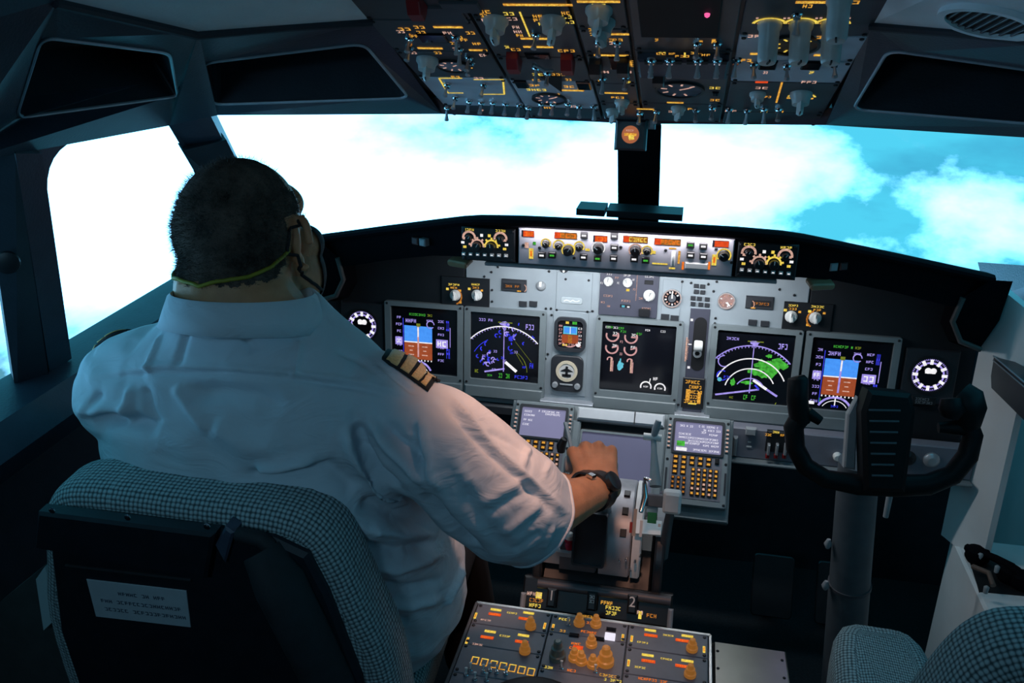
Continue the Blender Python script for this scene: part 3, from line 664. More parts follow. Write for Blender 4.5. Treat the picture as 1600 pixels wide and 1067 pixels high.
# ledges below the panel
for x0, x1, y in ((846, 928, 622), (1054, 1108, 643)):
    (a, b), (c, d) = PI_(x0, y), PI_(x1, y + 6); mb = MB(); mb.box(FI, a, c, b - .006, b + .003, 0, .03, .001); obj('ledge', mb, M_EDGE, mip)
mb = MB(); mb.box(FI, -.775, .775, -.178, -.152, -.02, .018, .004); obj('lower_rail', mb, M_BEZELD, mip)
for sd in (-1, 1):
    mb = MB(); mb.slab([V3(sd * .778, 1.985, .47), V3(sd * .778, 2.01, 1.10), V3(sd * .84, 1.90, 1.06), V3(sd * .84, 1.88, .46)], .02 * sd); obj('side_cheek', mb, M_SIDEWALL, mip)

# ---------------------------------------------------------------- display units
DW = .086
def du(u0, kind, label, cat='display'):
    fr = FI.moved(u0, 0); r = root('display_unit', fr.w(0, -.135, 0), label, cat, 'large square display units')
    mb = MB(); outer = rr(0, -.0185, .206, .237, .004, 2); inner = rr(0, 0, 2 * DW + .004, 2 * DW + .004, .003, 2)
    mb.ring(fr, outer, inner, 0, .012, 0, .003); bz = obj('bezel', mb, M_BEZEL, r)
    mb = MB(); mb.box(fr, -.1, .1, -.134, -.104, .012, .0155, .002); obj('lower_lip', mb, M_BEZEL, bz)
    mb = MB(); mb.cbox(fr, 0, 0, 2 * DW + .004, 2 * DW + .004, -.002, .003, 0); sc = obj('screen', mb, M_GLASSBLK, r)
    for a in (-.096, .096):
        for b in (-.096, .094): inst('screw', ME_SCREW, r, fr, a, b, .012)
    s = Sym(fr, .0036); kind(s, DW); s.done('symbols', sc); return r
def pfd(red):
    def f(s, h):
        R = lambda a, b, w, q, c, **k: s.rect(a * h, b * h, w * h, q * h, c, **k); T = lambda a, b, w, q, c, **k: s.text(a * h, b * h, w * h, q * h, c, **k)
        R(-.20, .18, .86, .50, SKY); R(-.20, -.34, .86, .52, BRO); R(-.20, -.07, .86, .035, WHI, dn=.0002)
        R(-.20, -.05, .05, .95, PUR if not red else ROS, dn=.0003); R(-.2, .25, .04, .3, WHI, dn=.0004)
        for k, w_ in ((-.2, .35), (-.33, .2), (-.46, .35), (.06, .22), (.2, .34)): 
            R(-.20 - .22, k, w_ * .5, .03, PNK if k < 0 else SKY, dn=.0003); R(-.2 + .2, k, w_ * .5, .03, PNK if k < 0 else SKY, dn=.0003)
        R(-.19, .46, .12, .1, OLI, dn=.0003)
        for k in range(8): T(-.79, .66 - .21 * k, .14 + .06 * (k % 2), .075, PUR)
        R(-.80, -.06, .22, .24, PUR, dn=.0001); T(-.80, -.06, .16, .12, WHI, dn=.0003); R(-.66, -.1, .02, 1.5, BLU)
        for k in range(7): T(.50, .62 - .2 * k, .2, .07, PUR)
        R(.53, -.06, .36, .26, PUR, dn=.0001); T(.53, -.06, .3, .16, WHI, dn=.0003)
        R(.78, .15, .02, .6, PUR); T(.70, .5, .1, .3, BLU); T(.72, -.35, .12, .3, BLU)
        for k in range(9): R(-.60 + .1 * k, -.63, .035, .045, WHI)
        T(-.22, .78, .5, .07, GRE, n=9); T(.16, .78, .16, .07, OLI, n=3); T(-.42, .58, .34, .11, PUR); s.arc(.18 * h, .5 * h, .11 * h, 0, 320, .03 * h, PUR); T(.16, .62, .2, .06, PUR)
        s.arc(-.24 * h, -1.12 * h, .46 * h, 25, 155, .06 * h, PUR); s.arc(-.24 * h, -1.12 * h, .36 * h, 30, 150, .02 * h, WHI); R(-.24, -.78, .03, .24, WHI); T(-.24, -.92, .2, .06, BLU)
        R(-.86, -.86, .18, .09, WHI); T(-.64, -.76, .06, .1, GRE)
    return f
def nd(left):
    def f(s, h):
        R = lambda a, b, w, q, c, **k: s.rect(a * h, b * h, w * h, q * h, c, **k); T = lambda a, b, w, q, c, **k: s.text(a * h, b * h, w * h, q * h, c, **k)
        A = lambda r, t0, t1, w_, c, **k: s.arc(cx * h, cy * h, r * h, t0, t1, w_ * h, c, 30, **k)
        cx, cy = -.03, -.72
        T(-.58, .78, .42, .08, PUR); T(.72, .66, .26, .16, PUR, n=3); R(0, .74, .42, .03, OLI); s.blob(-.02 * h, .70 * h, .14 * h, .08 * h, PUR); R(cx, .25, .025, 1.0, PUR); R(cx, -.5, .03, .5, PUR)
        A(1.34, 42, 138, .035, WHI if left else PUR)
        for t in range(44, 138, 4): 
            q = math.radians(t); s.line((cx + 1.28 * math.cos(q)) * h, (cy + 1.28 * math.sin(q)) * h, (cx + 1.34 * math.cos(q)) * h, (cy + 1.34 * math.sin(q)) * h, .02 * h, PUR)
        if left:
            A(1.02, 118, 150, .02, BLU)
            for k in range(46):
                a, b = (random.gauss(.15, .22), random.gauss(.35, .2)) if k < 24 else (random.gauss(-.5, .16), random.gauss(-.35, .16))
                if abs(a) < .9 and abs(b) < .9: s.arc(a * h, b * h, random.uniform(.03, .07) * h, random.uniform(0, 180), random.uniform(200, 340), .035 * h, random.choice((BLU, BLU, PUR)), 6)
            for k in range(8): T(random.uniform(-.85, .85), random.uniform(-.8, .2), .12, .07, random.choice((BLU, PUR)))
            s.line(-.6 * h, -.80 * h, 0, -.66 * h, .05 * h, PUR); s.line(.02 * h, -.45 * h, .36 * h, -.72 * h, .09 * h, WHI); s.line(.3 * h, -.1 * h, .55 * h, -.5 * h, .012 * h, OLI); A(.7, 0, 60, .015, OLI); s.line(.3 * h, .2 * h, .8 * h, -.4 * h, .01 * h, OLI)
            T(.5, -.88, .4, .1, BLU); T(.8, -.5, .12, .16, BLU); T(-.84, -.8, .12, .1, OLI); T(-.45, -.9, .16, .06, GRE)
        else:
            A(.97, 24, 158, .035, WHI); A(.68, 26, 168, .032, WHI); A(.40, 30, 150, .03, PUR); s.arc(-.78 * h, .12 * h, .16 * h, 90, 300, .03 * h, PUR); s.arc(-.8 * h, -.3 * h, .14 * h, 60, 320, .03 * h, BLU)
            for a, b, rx, ry in ((.25, .10, .22, .16), (.48, .0, .24, .26), (.62, .22, .2, .12), (.1, -.1, .22, .13), (.4, .36, .1, .06), (.78, .12, .14, .12), (-.12, -.45, .16, .07), (-.5, -.46, .07, .12), (.3, -.2, .18, .1)): s.blob(a * h, b * h, rx * h, ry * h, GRE, dn=-.0002)
            s.line(.04 * h, -.36 * h, .42 * h, -.60 * h, .075 * h, WHI); s.line(.42 * h, -.60 * h, .72 * h, -.78 * h, .06 * h, PUR); s.line(-.94 * h, -.88 * h, .22 * h, -.62 * h, .05 * h, PUR); s.line(.22 * h, -.62 * h, .1 * h, -.5 * h, .05 * h, BLU)
            s.disc(-.86 * h, -.42 * h, .06 * h, CYA, dn=.0002); A(.78, -48, -18, .02, OLI); T(-.5, -.92, .12, .06, OLI); T(-.66, -.34, .2, .08, BLU)
        T(-.12, -.88, .12, .14, GRE, n=2); T(.10, -.88, .13, .14, GRE, n=2)
    return f
def eicas(s, h):
    P = lambda x, y: tuple(np.array(s.fr.px(x, y, .0036)))
    for x, y in ((957, 524), (986, 527), (956, 543), (985, 546)):
        a, b = P(x, y); s.arc(a, b, .0145, -200, 30, .004, ROS); s.line(a, b, a + .012, b + (.0 if y < 530 else .004), .0035, ROS); s.text(a + .006, b + .006, .012, .006, WHI, n=2)
    for x, y in ((953, 511), (971, 513), (974, 518), (999, 522)): a, b = P(x, y); s.text(a, b, .014, .006, GRE, n=3)
    for x, y in ((962, 512), (950, 511), (1012, 516), (1036, 518)): a, b = P(x, y); s.text(a, b, .012, .005, WHI, n=3)
    for x, y in ((955, 569), (986, 572)): a, b = P(x, y); s.rect(a, b, .0045, .036, PNK); s.arc(a - .004, b + .012, .006, 0, 200, .003, ROS); s.rect(a + .004, b - .004, .002, .028, ROS)
    a, b = P(969, 571); s.blob(a, b, .0085, .0125, CYA); s.rect(a, b + .012, .003, .012, CYA)
    for x, y in ((1009, 604), (1031, 607)): a, b = P(x, y); s.arc(a, b, .0125, -20, 200, .0035, WHI); s.text(a, b, .012, .004, WHI, n=3)
    a, b = P(1024, 592); s.text(a, b, .012, .008, WHI, n=2); s.line(a - .012, b, a - .014, b - .012, .002, WHI)
    for x, y in ((971, 534), (970, 553)): a, b = P(x, y); s.text(a, b, .007, .006, ROS, n=2)
du(-.511, pfd(True), 'square display with blue and red attitude picture, nearest the pilot')
du(-.3021, nd(True), 'square display with violet map arc, beside the small standby instruments')
du(.0267, eicas, 'square dark display with pink engine dials in the middle of the panel')
du(.2985, nd(False), 'square display with violet arcs and green weather, right of the gear lever')
du(.5117, pfd(False), 'square display with blue and brown attitude picture, behind the control wheel')

# ---------------------------------------------------------------- standby instruments
u, v = PI_(891, 522); fr = FI.moved(u, v); r = root('standby_display', fr.w(0, -.04, 0), 'small rounded standby flight display with blue and brown picture', 'instrument')
mb = MB(); mb.ring(fr, rr(0, 0, .078, .086, .018, 5), rr(0, 0, .062, .070, .010, 5), .0025, .012, 0, .005); obj('bezel', mb, M_BEZELD, r, 40)
mb = MB(); mb.rrect(fr, 0, 0, .063, .071, .010, .002, .0055); sc = obj('screen', mb, M_GLASSBLK, r)
s = Sym(fr, .006); s.rect(0, .010, .034, .020, CYA); s.rect(0, .010, .03, .014, SKY, dn=.0001); s.rect(0, -.012, .040, .022, BRO); s.rect(0, -.012, .010, .02, AMD, dn=.0001); s.rect(0, .01, .002, .018, WHI, dn=.0002)
for k in range(6): s.text(-.024, .020 - .009 * k, .009, .005, ROS, n=2); s.text(.024, .016 - .009 * k, .010, .005, ROS if k % 2 else WHI, n=2)
s.rect(-.008, .029, .008, .006, YEL); s.rect(.010, .029, .011, .007, GRE); s.rect(-.012, -.028, .012, .005, YEL); s.text(.004, -.027, .014, .006, ROS); s.disc(.021, -.025, .006, WHI); s.arc(0, -.012, .02, 200, 340, .003, ROS); s.done('symbols', sc)
u, v = PI_(886, 581); fr = FI.moved(u, v); r = root('standby_compass_dial', fr.w(0, -.045, 0), 'round standby bearing dial with cream ring and two knobs', 'instrument')
mb = MB(); mb.rrect(fr, 0, -.004, .080, .094, .016, .0025, .010, .002); obj('case', mb, M_BEZELD, r, 40)
M_CREAM = mat('dial_cream', (.72, .62, .46), .5, var=.06)
mb = MB(); mb.ring(fr, circ(0, .004, .027, 28), circ(0, .004, .0195, 28), .010, .013); obj('dial_ring', mb, M_CREAM, r, 40)
mb = MB(); mb.prism(fr, circ(0, .004, .0195, 24), .010, .0112); obj('dial_face', mb, mat('dial_white', (.62, .60, .58), .5), r)
mb = MB(); mb.cbox(fr, 0, .004, .006, .026, .0112, .0125); mb.prism(fr, [(-.016, .004), (-.005, .010), (.005, .010), (.016, .004), (.004, .003), (-.004, .003)], .0112, .0125); mb.cbox(fr, 0, -.007, .022, .007, .0112, .0125); obj('needle', mb, M_BLACK, r)
for e in (-1, 1): mb = MB(); mb.lathe(fr, e * .028, -.033, [(.0075, .01), (.0075, .016), (.006, .019)], 14); obj('knob', mb, M_GREYPL, r, 40)
mb = MB(); mb.cbox(fr, 0, -.031, .032, .004, .010, .0125, .0008); obj('label_strip', mb, M_GREYPL, r)
# flap gauge and brake pressure gauge
def gauge(x, y, rad, label, name, face, ticks):
    u, v = PI_(x, y); fr = FI.moved(u, v); r = root(name, fr.w(0, -rad, 0), label, 'gauge')
    mb = MB(); mb.ring(fr, circ(0, 0, rad, 28), circ(0, 0, rad * .86, 28), 0, .008, 0, .004); obj('rim', mb, M_GREYPL, r, 40)
    mb = MB(); mb.prism(fr, circ(0, 0, rad * .87, 28), 0, .0045); obj('dial', mb, face, r)
    s = Sym(fr, .005)
    for k in range(ticks): t = math.radians(-60 + 300 * k / (ticks - 1) + 90); s.rect(rad * .66 * math.cos(t), rad * .66 * math.sin(t), rad * .22, rad * .16, PNK if k % 3 else WHI, t)
    s.arc(0, 0, rad * .93, 0, 350, rad * .05, PNK, 30, dn=.004); s.done('markings', r); return fr, r
fr, r = gauge(1050, 466, .0225, 'round flap gauge with dark centre and white numerals', 'flap_gauge', M_GLASSBLK, 12)
mb = MB(); mb.prism(fr, circ(0, 0, .009, 20), .005, .007); obj('hub', mb, M_MODULE, r)
mb = MB(); mb.prism(fr, [(-.002, .0), (.002, 0), (.001, .018), (-.001, .018)], .007, .008); obj('needle', mb, M_WHITEKNOB, r)
fr, r = gauge(1135, 470, .0195, 'round brake pressure gauge with reddish dial', 'brake_gauge', mat('dial_reddish', (.30, .17, .15), .5, var=.3, scale=120), 8)
mb = MB(); mb.prism(fr, [(-.002, -.004), (.003, -.002), (.010, -.011), (.007, -.012)], .005, .007); obj('needle', mb, M_WHITEKNOB, r)
# gear lever
(a, b), (c, d) = PI_(1066, 642), PI_(1110, 484); cx, cy = (a + c) / 2, (b + d) / 2
fr = FI.moved(cx, cy); r = root('gear_lever', fr.w(0, (b - d) / 2, 0), 'landing gear lever with white wheel-shaped knob in a black slot', 'lever')
w_, h_ = c - a, d - b; mb = MB(); mb.cbox(fr, 0, 0, w_, h_, 0, .004, .001); obj('plate', mb, M_PANELDARK, r)
su, sv = fr.px(1092, 537); mb = MB(); mb.rrect(fr, su, sv, .030, .132, .0148, .004, .0052, 0, k=7); obj('slot', mb, M_BLIND, r)
ku, kv = fr.px(1091, 540, .03)
mb = MB(); mb.tube([fr.w(su, sv, .0), fr.w(ku, kv, .028)], .004, 8); obj('stem', mb, M_CHROME, r, 40)
kf = Frame(fr.w(ku, kv, .032), fr.V, fr.N); mb = MB(); mb.lathe(kf, 0, 0, [(.008, -.010), (.0115, -.0095), (.013, -.006), (.013, .006), (.0115, .0095), (.008, .010)], 20); obj('wheel_knob', mb, M_WHITEKNOB, r, 40)
mb = MB(); mb.ring(fr, circ(ku, kv - .026, .010, 20), circ(ku, kv - .026, .006, 20), .006, .012); mb.cbox(fr, ku, kv - .012, .010, .016, .006, .012, .001); obj('trigger', mb, M_GREYPL, r, 40)
s = Sym(fr, .0046); u, v = fr.px(1072, 545); s.rect(u, v, .003, .060, PNK); s.text(u + .003, v, .05, .004, PNK, math.pi / 2, n=10)
for x, y in ((1081, 499), (1076, 573)): u, v = fr.px(x, y); s.rect(u, v, .006, .006, WHI)
u, v = fr.px(1078, 537); s.rect(u, v, .008, .003, WHI); s.done('lettering', r)
u, v = fr.px(1083, 612); mb = MB(); mb.cbox(fr, u, v - .002, .052, .078, .004, .007, .002); lp = obj('placard', mb, M_BLACK, r); s = Sym(fr, .0076)
for k in range(5): s.text(u + random.uniform(-.004, .004), v + .027 - .0125 * k, .036 - .006 * (k % 2), .0085, AMB, n=5)
s.rect(u - .012, v - .006, .010, .028, AMB); s.rect(u + .015, v - .012, .008, .030, AMB); s.rect(u, v - .028, .02, .004, YEL); s.done('lettering', lp)

# ---------------------------------------------------------------- clocks at the outboard ends
for (x, y, nm) in ((567, 508, 'left'), (1452, 585, 'right')):
    u, v = PI_(x, y); fr = FI.moved(u, v); r = root('chronometer', fr.w(0, -.06, 0), 'round digital clock with violet-white ring at the %s end of the panel' % nm, 'clock', 'clocks')
    mb = MB(); mb.cbox(fr, 0, -.005, .115, .13, -.001, .008, .003); obj('case', mb, M_BEZELD, r)
    mb = MB(); mb.ring(fr, circ(0, 0, .046, 32), circ(0, 0, .040, 32), .008, .012); obj('rim', mb, M_KNOBBLK, r, 40)
    mb = MB(); mb.prism(fr, circ(0, 0, .041, 32), .008, .0088); dl = obj('dial', mb, M_GLASSBLK, r)
    s = Sym(fr, .0093); s.arc(0, 0, .029, 0, 360, .004, PUR, 40)
    for k in range(12):
        t = 2 * math.pi * k / 12; s.rect(.031 * math.cos(t), .031 * math.sin(t), .012, .007, WHI, t, dn=.0002)
    for k in range(60): t = 2 * math.pi * k / 60; s.rect(.0365 * math.cos(t), .0365 * math.sin(t), .004, .0015, PUR, t)
    s.disc(-.005, .010, .007, WHI, dn=.0001); s.disc(.006, .010, .007, WHI, dn=.0001); s.rect(0, .007, .022, .007, WHI); s.done('segments', dl)
    mb = MB(); mb.cbox(fr, -.004, -.062, .052, .022, .004, .011, .002); pk = obj('button_plate', mb, M_BLACK, r); s = Sym(fr, .0114); s.text(-.008, -.058, .03, .006, PNK); s.text(-.004, -.066, .038, .006, PNK)
    obj('lettering', s, [M_GREYPL] * 15, pk, kind='stuff')

# lamp strips under the glareshield lip
mb = MB(); mb.wbox(-.31, .31, 1.825, 1.845, 1.122, 1.130, .002); obj('flood_strip', mb, M_GREYPL, gs)

# ================================================================== lettering with real characters
def text_mesh(s, size, material, depth=0.0006):
    cu = bpy.data.curves.new('text', 'FONT'); cu.body = s; cu.size = size; cu.align_x = 'CENTER'; cu.align_y = 'CENTER'; cu.extrude = depth
    t_o = bpy.data.objects.new('text', cu); COL.objects.link(t_o); bpy.context.view_layer.update()
    me = bpy.data.meshes.new_from_object(t_o.evaluated_get(bpy.context.evaluated_depsgraph_get())); bpy.data.objects.remove(t_o); bpy.data.curves.remove(cu)
    me.materials.clear(); me.materials.append(material); return me

# ================================================================== forward electronics panel, control display units
FC = Frame((0, 1.907, .758), (1, 0, 0), (0, .643, .766)); PC = lambda x, y, n=0.0: FC.px(x, y, n)
fe = root('forward_pedestal_panel', FC.w(0, -.25, 0), 'sloping grey panel between the instrument panel and the throttles', 'panel')
mb = MB(); mb.box(FC, -.262, .262, -.235, .004, -.035, -.004, .003); obj('plate', mb, M_BEZEL, fe)
mb = MB(); mb.box(FC, -.100, .104, -.034, -.004, -.004, .022, .004); lid = obj('hinged_bar', mb, mat('bar_pale_grey', (.55, .57, .6), .45, var=.05), fe)
u, v = PC(977, 648); mb = MB(); mb.cbox(FC, .035, -.019, .0025, .030, .0215, .0226); obj('joint', mb, M_BLACK, lid)
mb = MB(); mb.box(FC, -.092, .094, -.054, -.036, -.004, .001); obj('recess', mb, M_BLIND, fe)
for e in (-1, 1): mb = MB(); mb.box(FC, e * .100 - .010, e * .100 + .010, -.205, -.036, -.004, .014, .004); obj('side_rail', mb, M_BEZEL, fe)

M_LOWSCREEN = mat('lower_screen_grey', (.10, .105, .16), .28, var=.06, scale=12, emit=(.16, .16, .27), es=.35)
r = root('lower_display', FC.w(0, -.21, 0), 'blank grey lower display between the two keypads', 'display')
mb = MB(); mb.ring(FC, rr(0, -.130, .180, .152, .004, 2), rr(0, -.129, .170, .140, .003, 2), -.002, .006, 0, .001); obj('bezel', mb, M_BEZEL, r)
mb = MB(); mb.cbox(FC, 0, -.129, .170, .140, -.003, .002); obj('screen', mb, M_LOWSCREEN, r)

M_CDUSCR = mat('keypad_screen', (.10, .10, .15), .25, var=.05, emit=(.26, .25, .42), es=.62)
G_CDUTXT = glow('keypad_screen_text', (.86, .84, .98), 1.0, .1)
def _key(w_, h_, d):
    def f(mb):
        mb.cbox(WORLD, 0, 0, w_, h_, 0, d, w_ * .15); mb.cbox(WORLD, 0, 0, w_ * .58, h_ * .55, d, d * 1.05, 0, 1)
    return f
M_KEY = mat('key_brown', (.10, .045, .02), .5)
ME_KEY = mk(_key(.0088, .0088, .004), [M_KEY, G_AMBER], None); ME_KEYD = mk(_key(.0088, .0088, .004), [M_KEY, G_PINK], None)
ME_KEYB = mk(_key(.0125, .0095, .004), [M_KEY, G_AMBER], None); ME_KEYS = mk(_key(.0075, .0075, .004), [M_KEY, G_AMBERD], None); ME_LSK = mk(_key(.0080, .0060, .004), [M_GREYPL, G_PINK], None)
def cdu(cu, label, lines):
    fr = FC.moved(cu, 0); r = root('control_display_unit', fr.w(0, -.21, 0), label, 'keypad', 'keypad units ahead of the throttles')
    mb = MB(); mb.rrect(fr, 0, -.103, .144, .208, .004, -.003, .012, .003, k=2); obj('case', mb, M_BEZEL, r)
    mb = MB(); mb.ring(fr, rr(0, -.049, .118, .082, .004, 2), rr(0, -.050, .106, .070, .003, 2), .011, .016, 0, .0122); obj('screen_frame', mb, M_BEZELD, r)
    mb = MB(); mb.cbox(fr, 0, -.050, .107, .071, .011, .0126); sc = obj('screen', mb, M_CDUSCR, r)
    s = Sym(fr, .013)
    for a, b, w_ in lines: s.text(a, b, w_, .0045, WHI)
    obj('screen_text', s, [G_CDUTXT] * 15, sc, kind='stuff')
    for k in range(6):
        for e in (-1, 1): inst('line_key', ME_LSK, r, fr, e * .0655, -.026 - .0098 * k, .012)
    mb = MB(); mb.cbox(fr, -.001, -.141, .116, .100, .0118, .0128); obj('keypad_plate', mb, mat('keypad_plate', (.16, .16, .19), .5), r)
    for row in range(2):
        for c in range(5): inst('key', ME_KEYB, r, fr, -.047 + .0185 * c, -.098 - .0115 * row, .0128)
    for row in range(2):
        for c in range(2): inst('key', ME_KEYB, r, fr, -.047 + .0185 * c, -.121 - .0115 * row, .0128)
    for row in range(4):
        for c in range(3): inst('key', ME_KEYS, r, fr, -.050 + .0125 * c, -.146 - .0105 * row, .0128)
    for row in range(6):
        for c in range(5): inst('key', ME_KEY if random.random() < .7 else ME_KEYD, r, fr, -.006 + .0128 * c, -.124 - .0108 * row, .0128)
    for a in (-.0655, .0655):
        for b in (-.010, -.105, -.198): inst('screw', ME_SCREW, r, fr, a, b, .012)
    mb = MB(); mb.cbox(fr, .0455, -.100, .009, .014, .0118, .018, .002); obj('brightness_knob', mb, M_KNOBBLK, r)
    for e in (-1, 1): mb = MB(); mb.cbox(fr, e * .0660, -.150, .004, .050, .0118, .0135); obj('annunciator', mb, M_BEZELD, r)
    return fr, r
cdu(-.181, 'keypad unit with mostly empty screen, partly behind the pilot\'s sleeve', [(-.038, -.025, .018), (-.034, -.034, .026), (.012, -.022, .05), (.02, -.028, .04), (-.036, -.046, .022), (-.040, -.057, .016)])
fr, r = cdu(.183, 'keypad unit with full lines of text, right of the blank lower display', [(-.028, -.024, .03), (.022, -.022, .044), (.03, -.030, .04), (.012, -.036, .012), (-.030, -.043, .036), (.034, -.040, .02), (0, -.051, .09), (.012, -.058, .07), (-.02, -.064, .05), (.03, -.066, .036), (.02, -.078, .06), (-.034, -.079, .024)])
s = Sym(fr, .0132); s.rect(-.038, -.066, .018, .012, GRE); s.rect(-.036, -.079, .024, .008, WHI); s.done('screen_highlights', [c for c in r.children if c.name.startswith('screen') and 'frame' not in c.name][0])

# ---------------------------------------------------------------- lower panel right of the keypads
FL = Frame((0, 1.945, .69), (1, 0, 0), (0, 0, 1)); PL = lambda x, y: FL.px(x, y, .0)
lp = root('lower_right_panel', FL.w(.5, -.05, 0), 'narrow grey panel below the right-hand displays, behind the control wheel', 'panel')
mb = MB(); mb.box(FL, .262, .80, -.045, .035, -.03, 0, .003); obj('plate', mb, mat('lower_panel_grey', (.20, .205, .25), .45, var=.06), lp)
mb = MB(); mb.box(FL, .262, .80, -.052, -.045, -.04, .02, .002); obj('lower_edge', mb, M_BEZEL, lp)
(a, b) = PL(1148, 695); mb = MB(); mb.cbox(FL, a, b, .010, .05, 0, .012, .003); obj('hinge', mb, M_GREYPL, lp)
(a, b) = PL(1171, 690); mb = MB(); mb.cbox(FL, a, b + .03, .024, .018, -.002, .010, .002); obj('lock_block', mb, M_GREYPL, lp); s = Sym(FL, .002); s.rect(a, b, .008, .004, OLI); s.rect(a, b - .012, .012, .004, WHI); obj('lettering', s, [M_WHITEKNOB] * 15, lp, kind='stuff')
(a, b) = PL(1215, 690); mb = MB(); mb.cbox(FL, a + .004, b + .003, .062, .055, 0, .010, .003); bb = obj('knob_box', mb, M_BLACK, lp)
s = Sym(FL, .0106)
for k, (x, y) in enumerate(((1200, 676), (1212, 672), (1224, 677), (1236, 676))): a, b = PL(x, y); s.text(a, b, .016, .006, YEL if k % 2 else AMB)
s.done('lettering', bb)
for x in (1200, 1213, 1226): a, b = PL(x, 697); mb = MB(); mb.cbox(FL, a, b, .006, .028, .010, .022, .002); obj('handle', mb, M_ALU, bb); mb = MB(); mb.cbox(FL, a, b - .020, .009, .010, .010, .018, .002); obj('handle_tip', mb, M_RED, bb)
a, b = PL(1308, 712); mb = MB(); mb.lathe(FL, a, b, [(.010, 0), (.010, .01), (.007, .014)], 16); obj('knob', mb, M_WHITEKNOB, lp, 40)
for x, y, c in ((1418, 715, M_BLACK), (1455, 718, M_ALU)):
    a, b = PL(x, y); mb = MB(); mb.lathe(FL, a, b, [(.018, 0), (.018, .005), (.012, .012), (.008, .013)], 20); obj('vent_knob', mb, c, lp, 40)

# ================================================================== throttle quadrant
tq = root('throttle_quadrant', (0, 1.6, .0), 'black throttle quadrant with grey thrust lever drum under the pilot\'s hand', 'throttle')
FX = Frame((0, 0, 0), (0, 1, 0), (0, 0, 1))                                   # side profile: u = Y, v = Z, n = X
side = [(1.44, .0), (1.74, 0), (1.77, .56), (1.73, .60), (1.62, .66), (1.52, .645), (1.44, .585)]
mb = MB(); mb.prism(FX, side, -.105, .105, .004); obj('housing', mb, M_BLACK, tq)
arcp = [(1.585 + .125 * math.cos(math.radians(t)), .62 + .125 * math.sin(math.radians(t))) for t in range(0, 181, 12)]
for x0, x1, mm, nm_ in ((-.075, -.002, M_MODULE, 'drum'), (.002, .062, mat('drum_grey', (.36, .37, .40), .4, metal=.3), 'drum'), (.064, .082, M_WHITEKNOB, 'scale_strip')):
    mb = MB(); mb.prism(FX, arcp, x0, x1, .003); obj(nm_, mb, mm, tq, 30)
for k, t in enumerate((100, 120, 140)):
    c, q = math.cos(math.radians(t)), math.sin(math.radians(t)); fr = Frame((.045, 1.585 + .126 * c, .62 + .126 * q), (1, 0, 0), (0, -q, c) if True else 0)
    mb = MB(); mb.cbox(Frame(fr.O, (1, 0, 0), (0, q, -c)), 0, 0, .012, .016, -.002, .003, .001); obj('index_mark', mb, M_BLACK, tq)
s = MB()
for e in (-1, 1):                                                             # trim wheels
    mb = MB(); fw = FX.moved(1.575, .60, 0); mb.lathe(fw, 0, 0, [(.10, e * .108), (.128, e * .108), (.132, e * .112), (.132, e * .122), (.128, e * .126), (.112, e * .126), (.108, e * .118), (.03, e * .118), (.026, e * .128), (.01, e * .13)], 40); w_o = obj('trim_wheel', mb, mat('wheel_grey_black', (.028, .03, .036), .35), tq, 35)
    mb = MB(); mb.prism(Frame(fw.O, fw.U, fw.V), [(.1325 * math.cos(math.radians(t)), .1325 * math.sin(math.radians(t))) for t in range(100, 131, 6)] + [(.127 * math.cos(math.radians(t)), .127 * math.sin(math.radians(t))) for t in range(130, 99, -6)], e * .1075, e * .1265); obj('wheel_stripe', mb, M_GREYPL, w_o)
# thrust levers
for e, xx in ((0, -.045), (1, .006)):
    mb = MB(); k0 = V3(xx, 1.585, .60); k1 = V3(xx, 1.452, .862)
    mb.tube([k0 + (k1 - k0) * .35, k0 + (k1 - k0) * .7, k1], [(.012, .007), (.012, .007), (.012, .009)], 10); obj('thrust_lever', mb, M_ALU, tq, 50)
    mb = MB(); mb.tube([k1 + V3(-.024, 0, 0), k1 + V3(-.02, 0, 0), k1 + V3(.02, 0, 0), k1 + V3(.024, 0, 0)], [.010, .016, .016, .010], 14); obj('lever_grip', mb, M_GREYPL, tq, 50)
mb = MB(); p = at(1007, 755, D=1.58); q = at(1001, 800, D=1.55); mb.tube([p + V3(.012, 0, .008), p + V3(0, 0, .010), p, (p + q) / 2 + V3(.004, 0, 0), q], [.004, .004, .004, .006, .004], 8); obj('reverse_link', mb, M_CHROME, tq, 50)
s = Sym(Frame(at(1000, 800, D=1.53), (1, 0, 0), (0, .3, .95)), .0)
for a, b, w_, h_, c in ((-.008, -.02, .006, .05, AMD), (.004, -.03, .005, .03, WHI), (.022, -.008, .016, .02, GRE), (-.014, -.03, .005, .02, RDT), (.036, -.02, .005, .006, WHI)): s.rect(a, b, w_, h_, c)
obj('scale_marks', s, [M_WHITEKNOB, M_BLACK, M_BLACK, M_BLACK, M_BLACK, mat('scale_green', (.03, .22, .08), .5), M_BLACK, M_BLACK, M_BLACK, M_BLACK, M_BLACK, M_BLACK, mat('scale_red', (.4, .05, .04), .5), M_BLACK, mat('scale_cream', (.5, .42, .35), .5)], tq, kind='stuff')
mb = MB(); p = at(1015, 848, Y=1.475); mb.slab([p + V3(-.03, 0, .015), p + V3(.02, 0, .018), p + V3(.02, .03, .03), p + V3(-.03, .03, .028)], .004); obj('placard', mb, M_WHITEKNOB, tq)
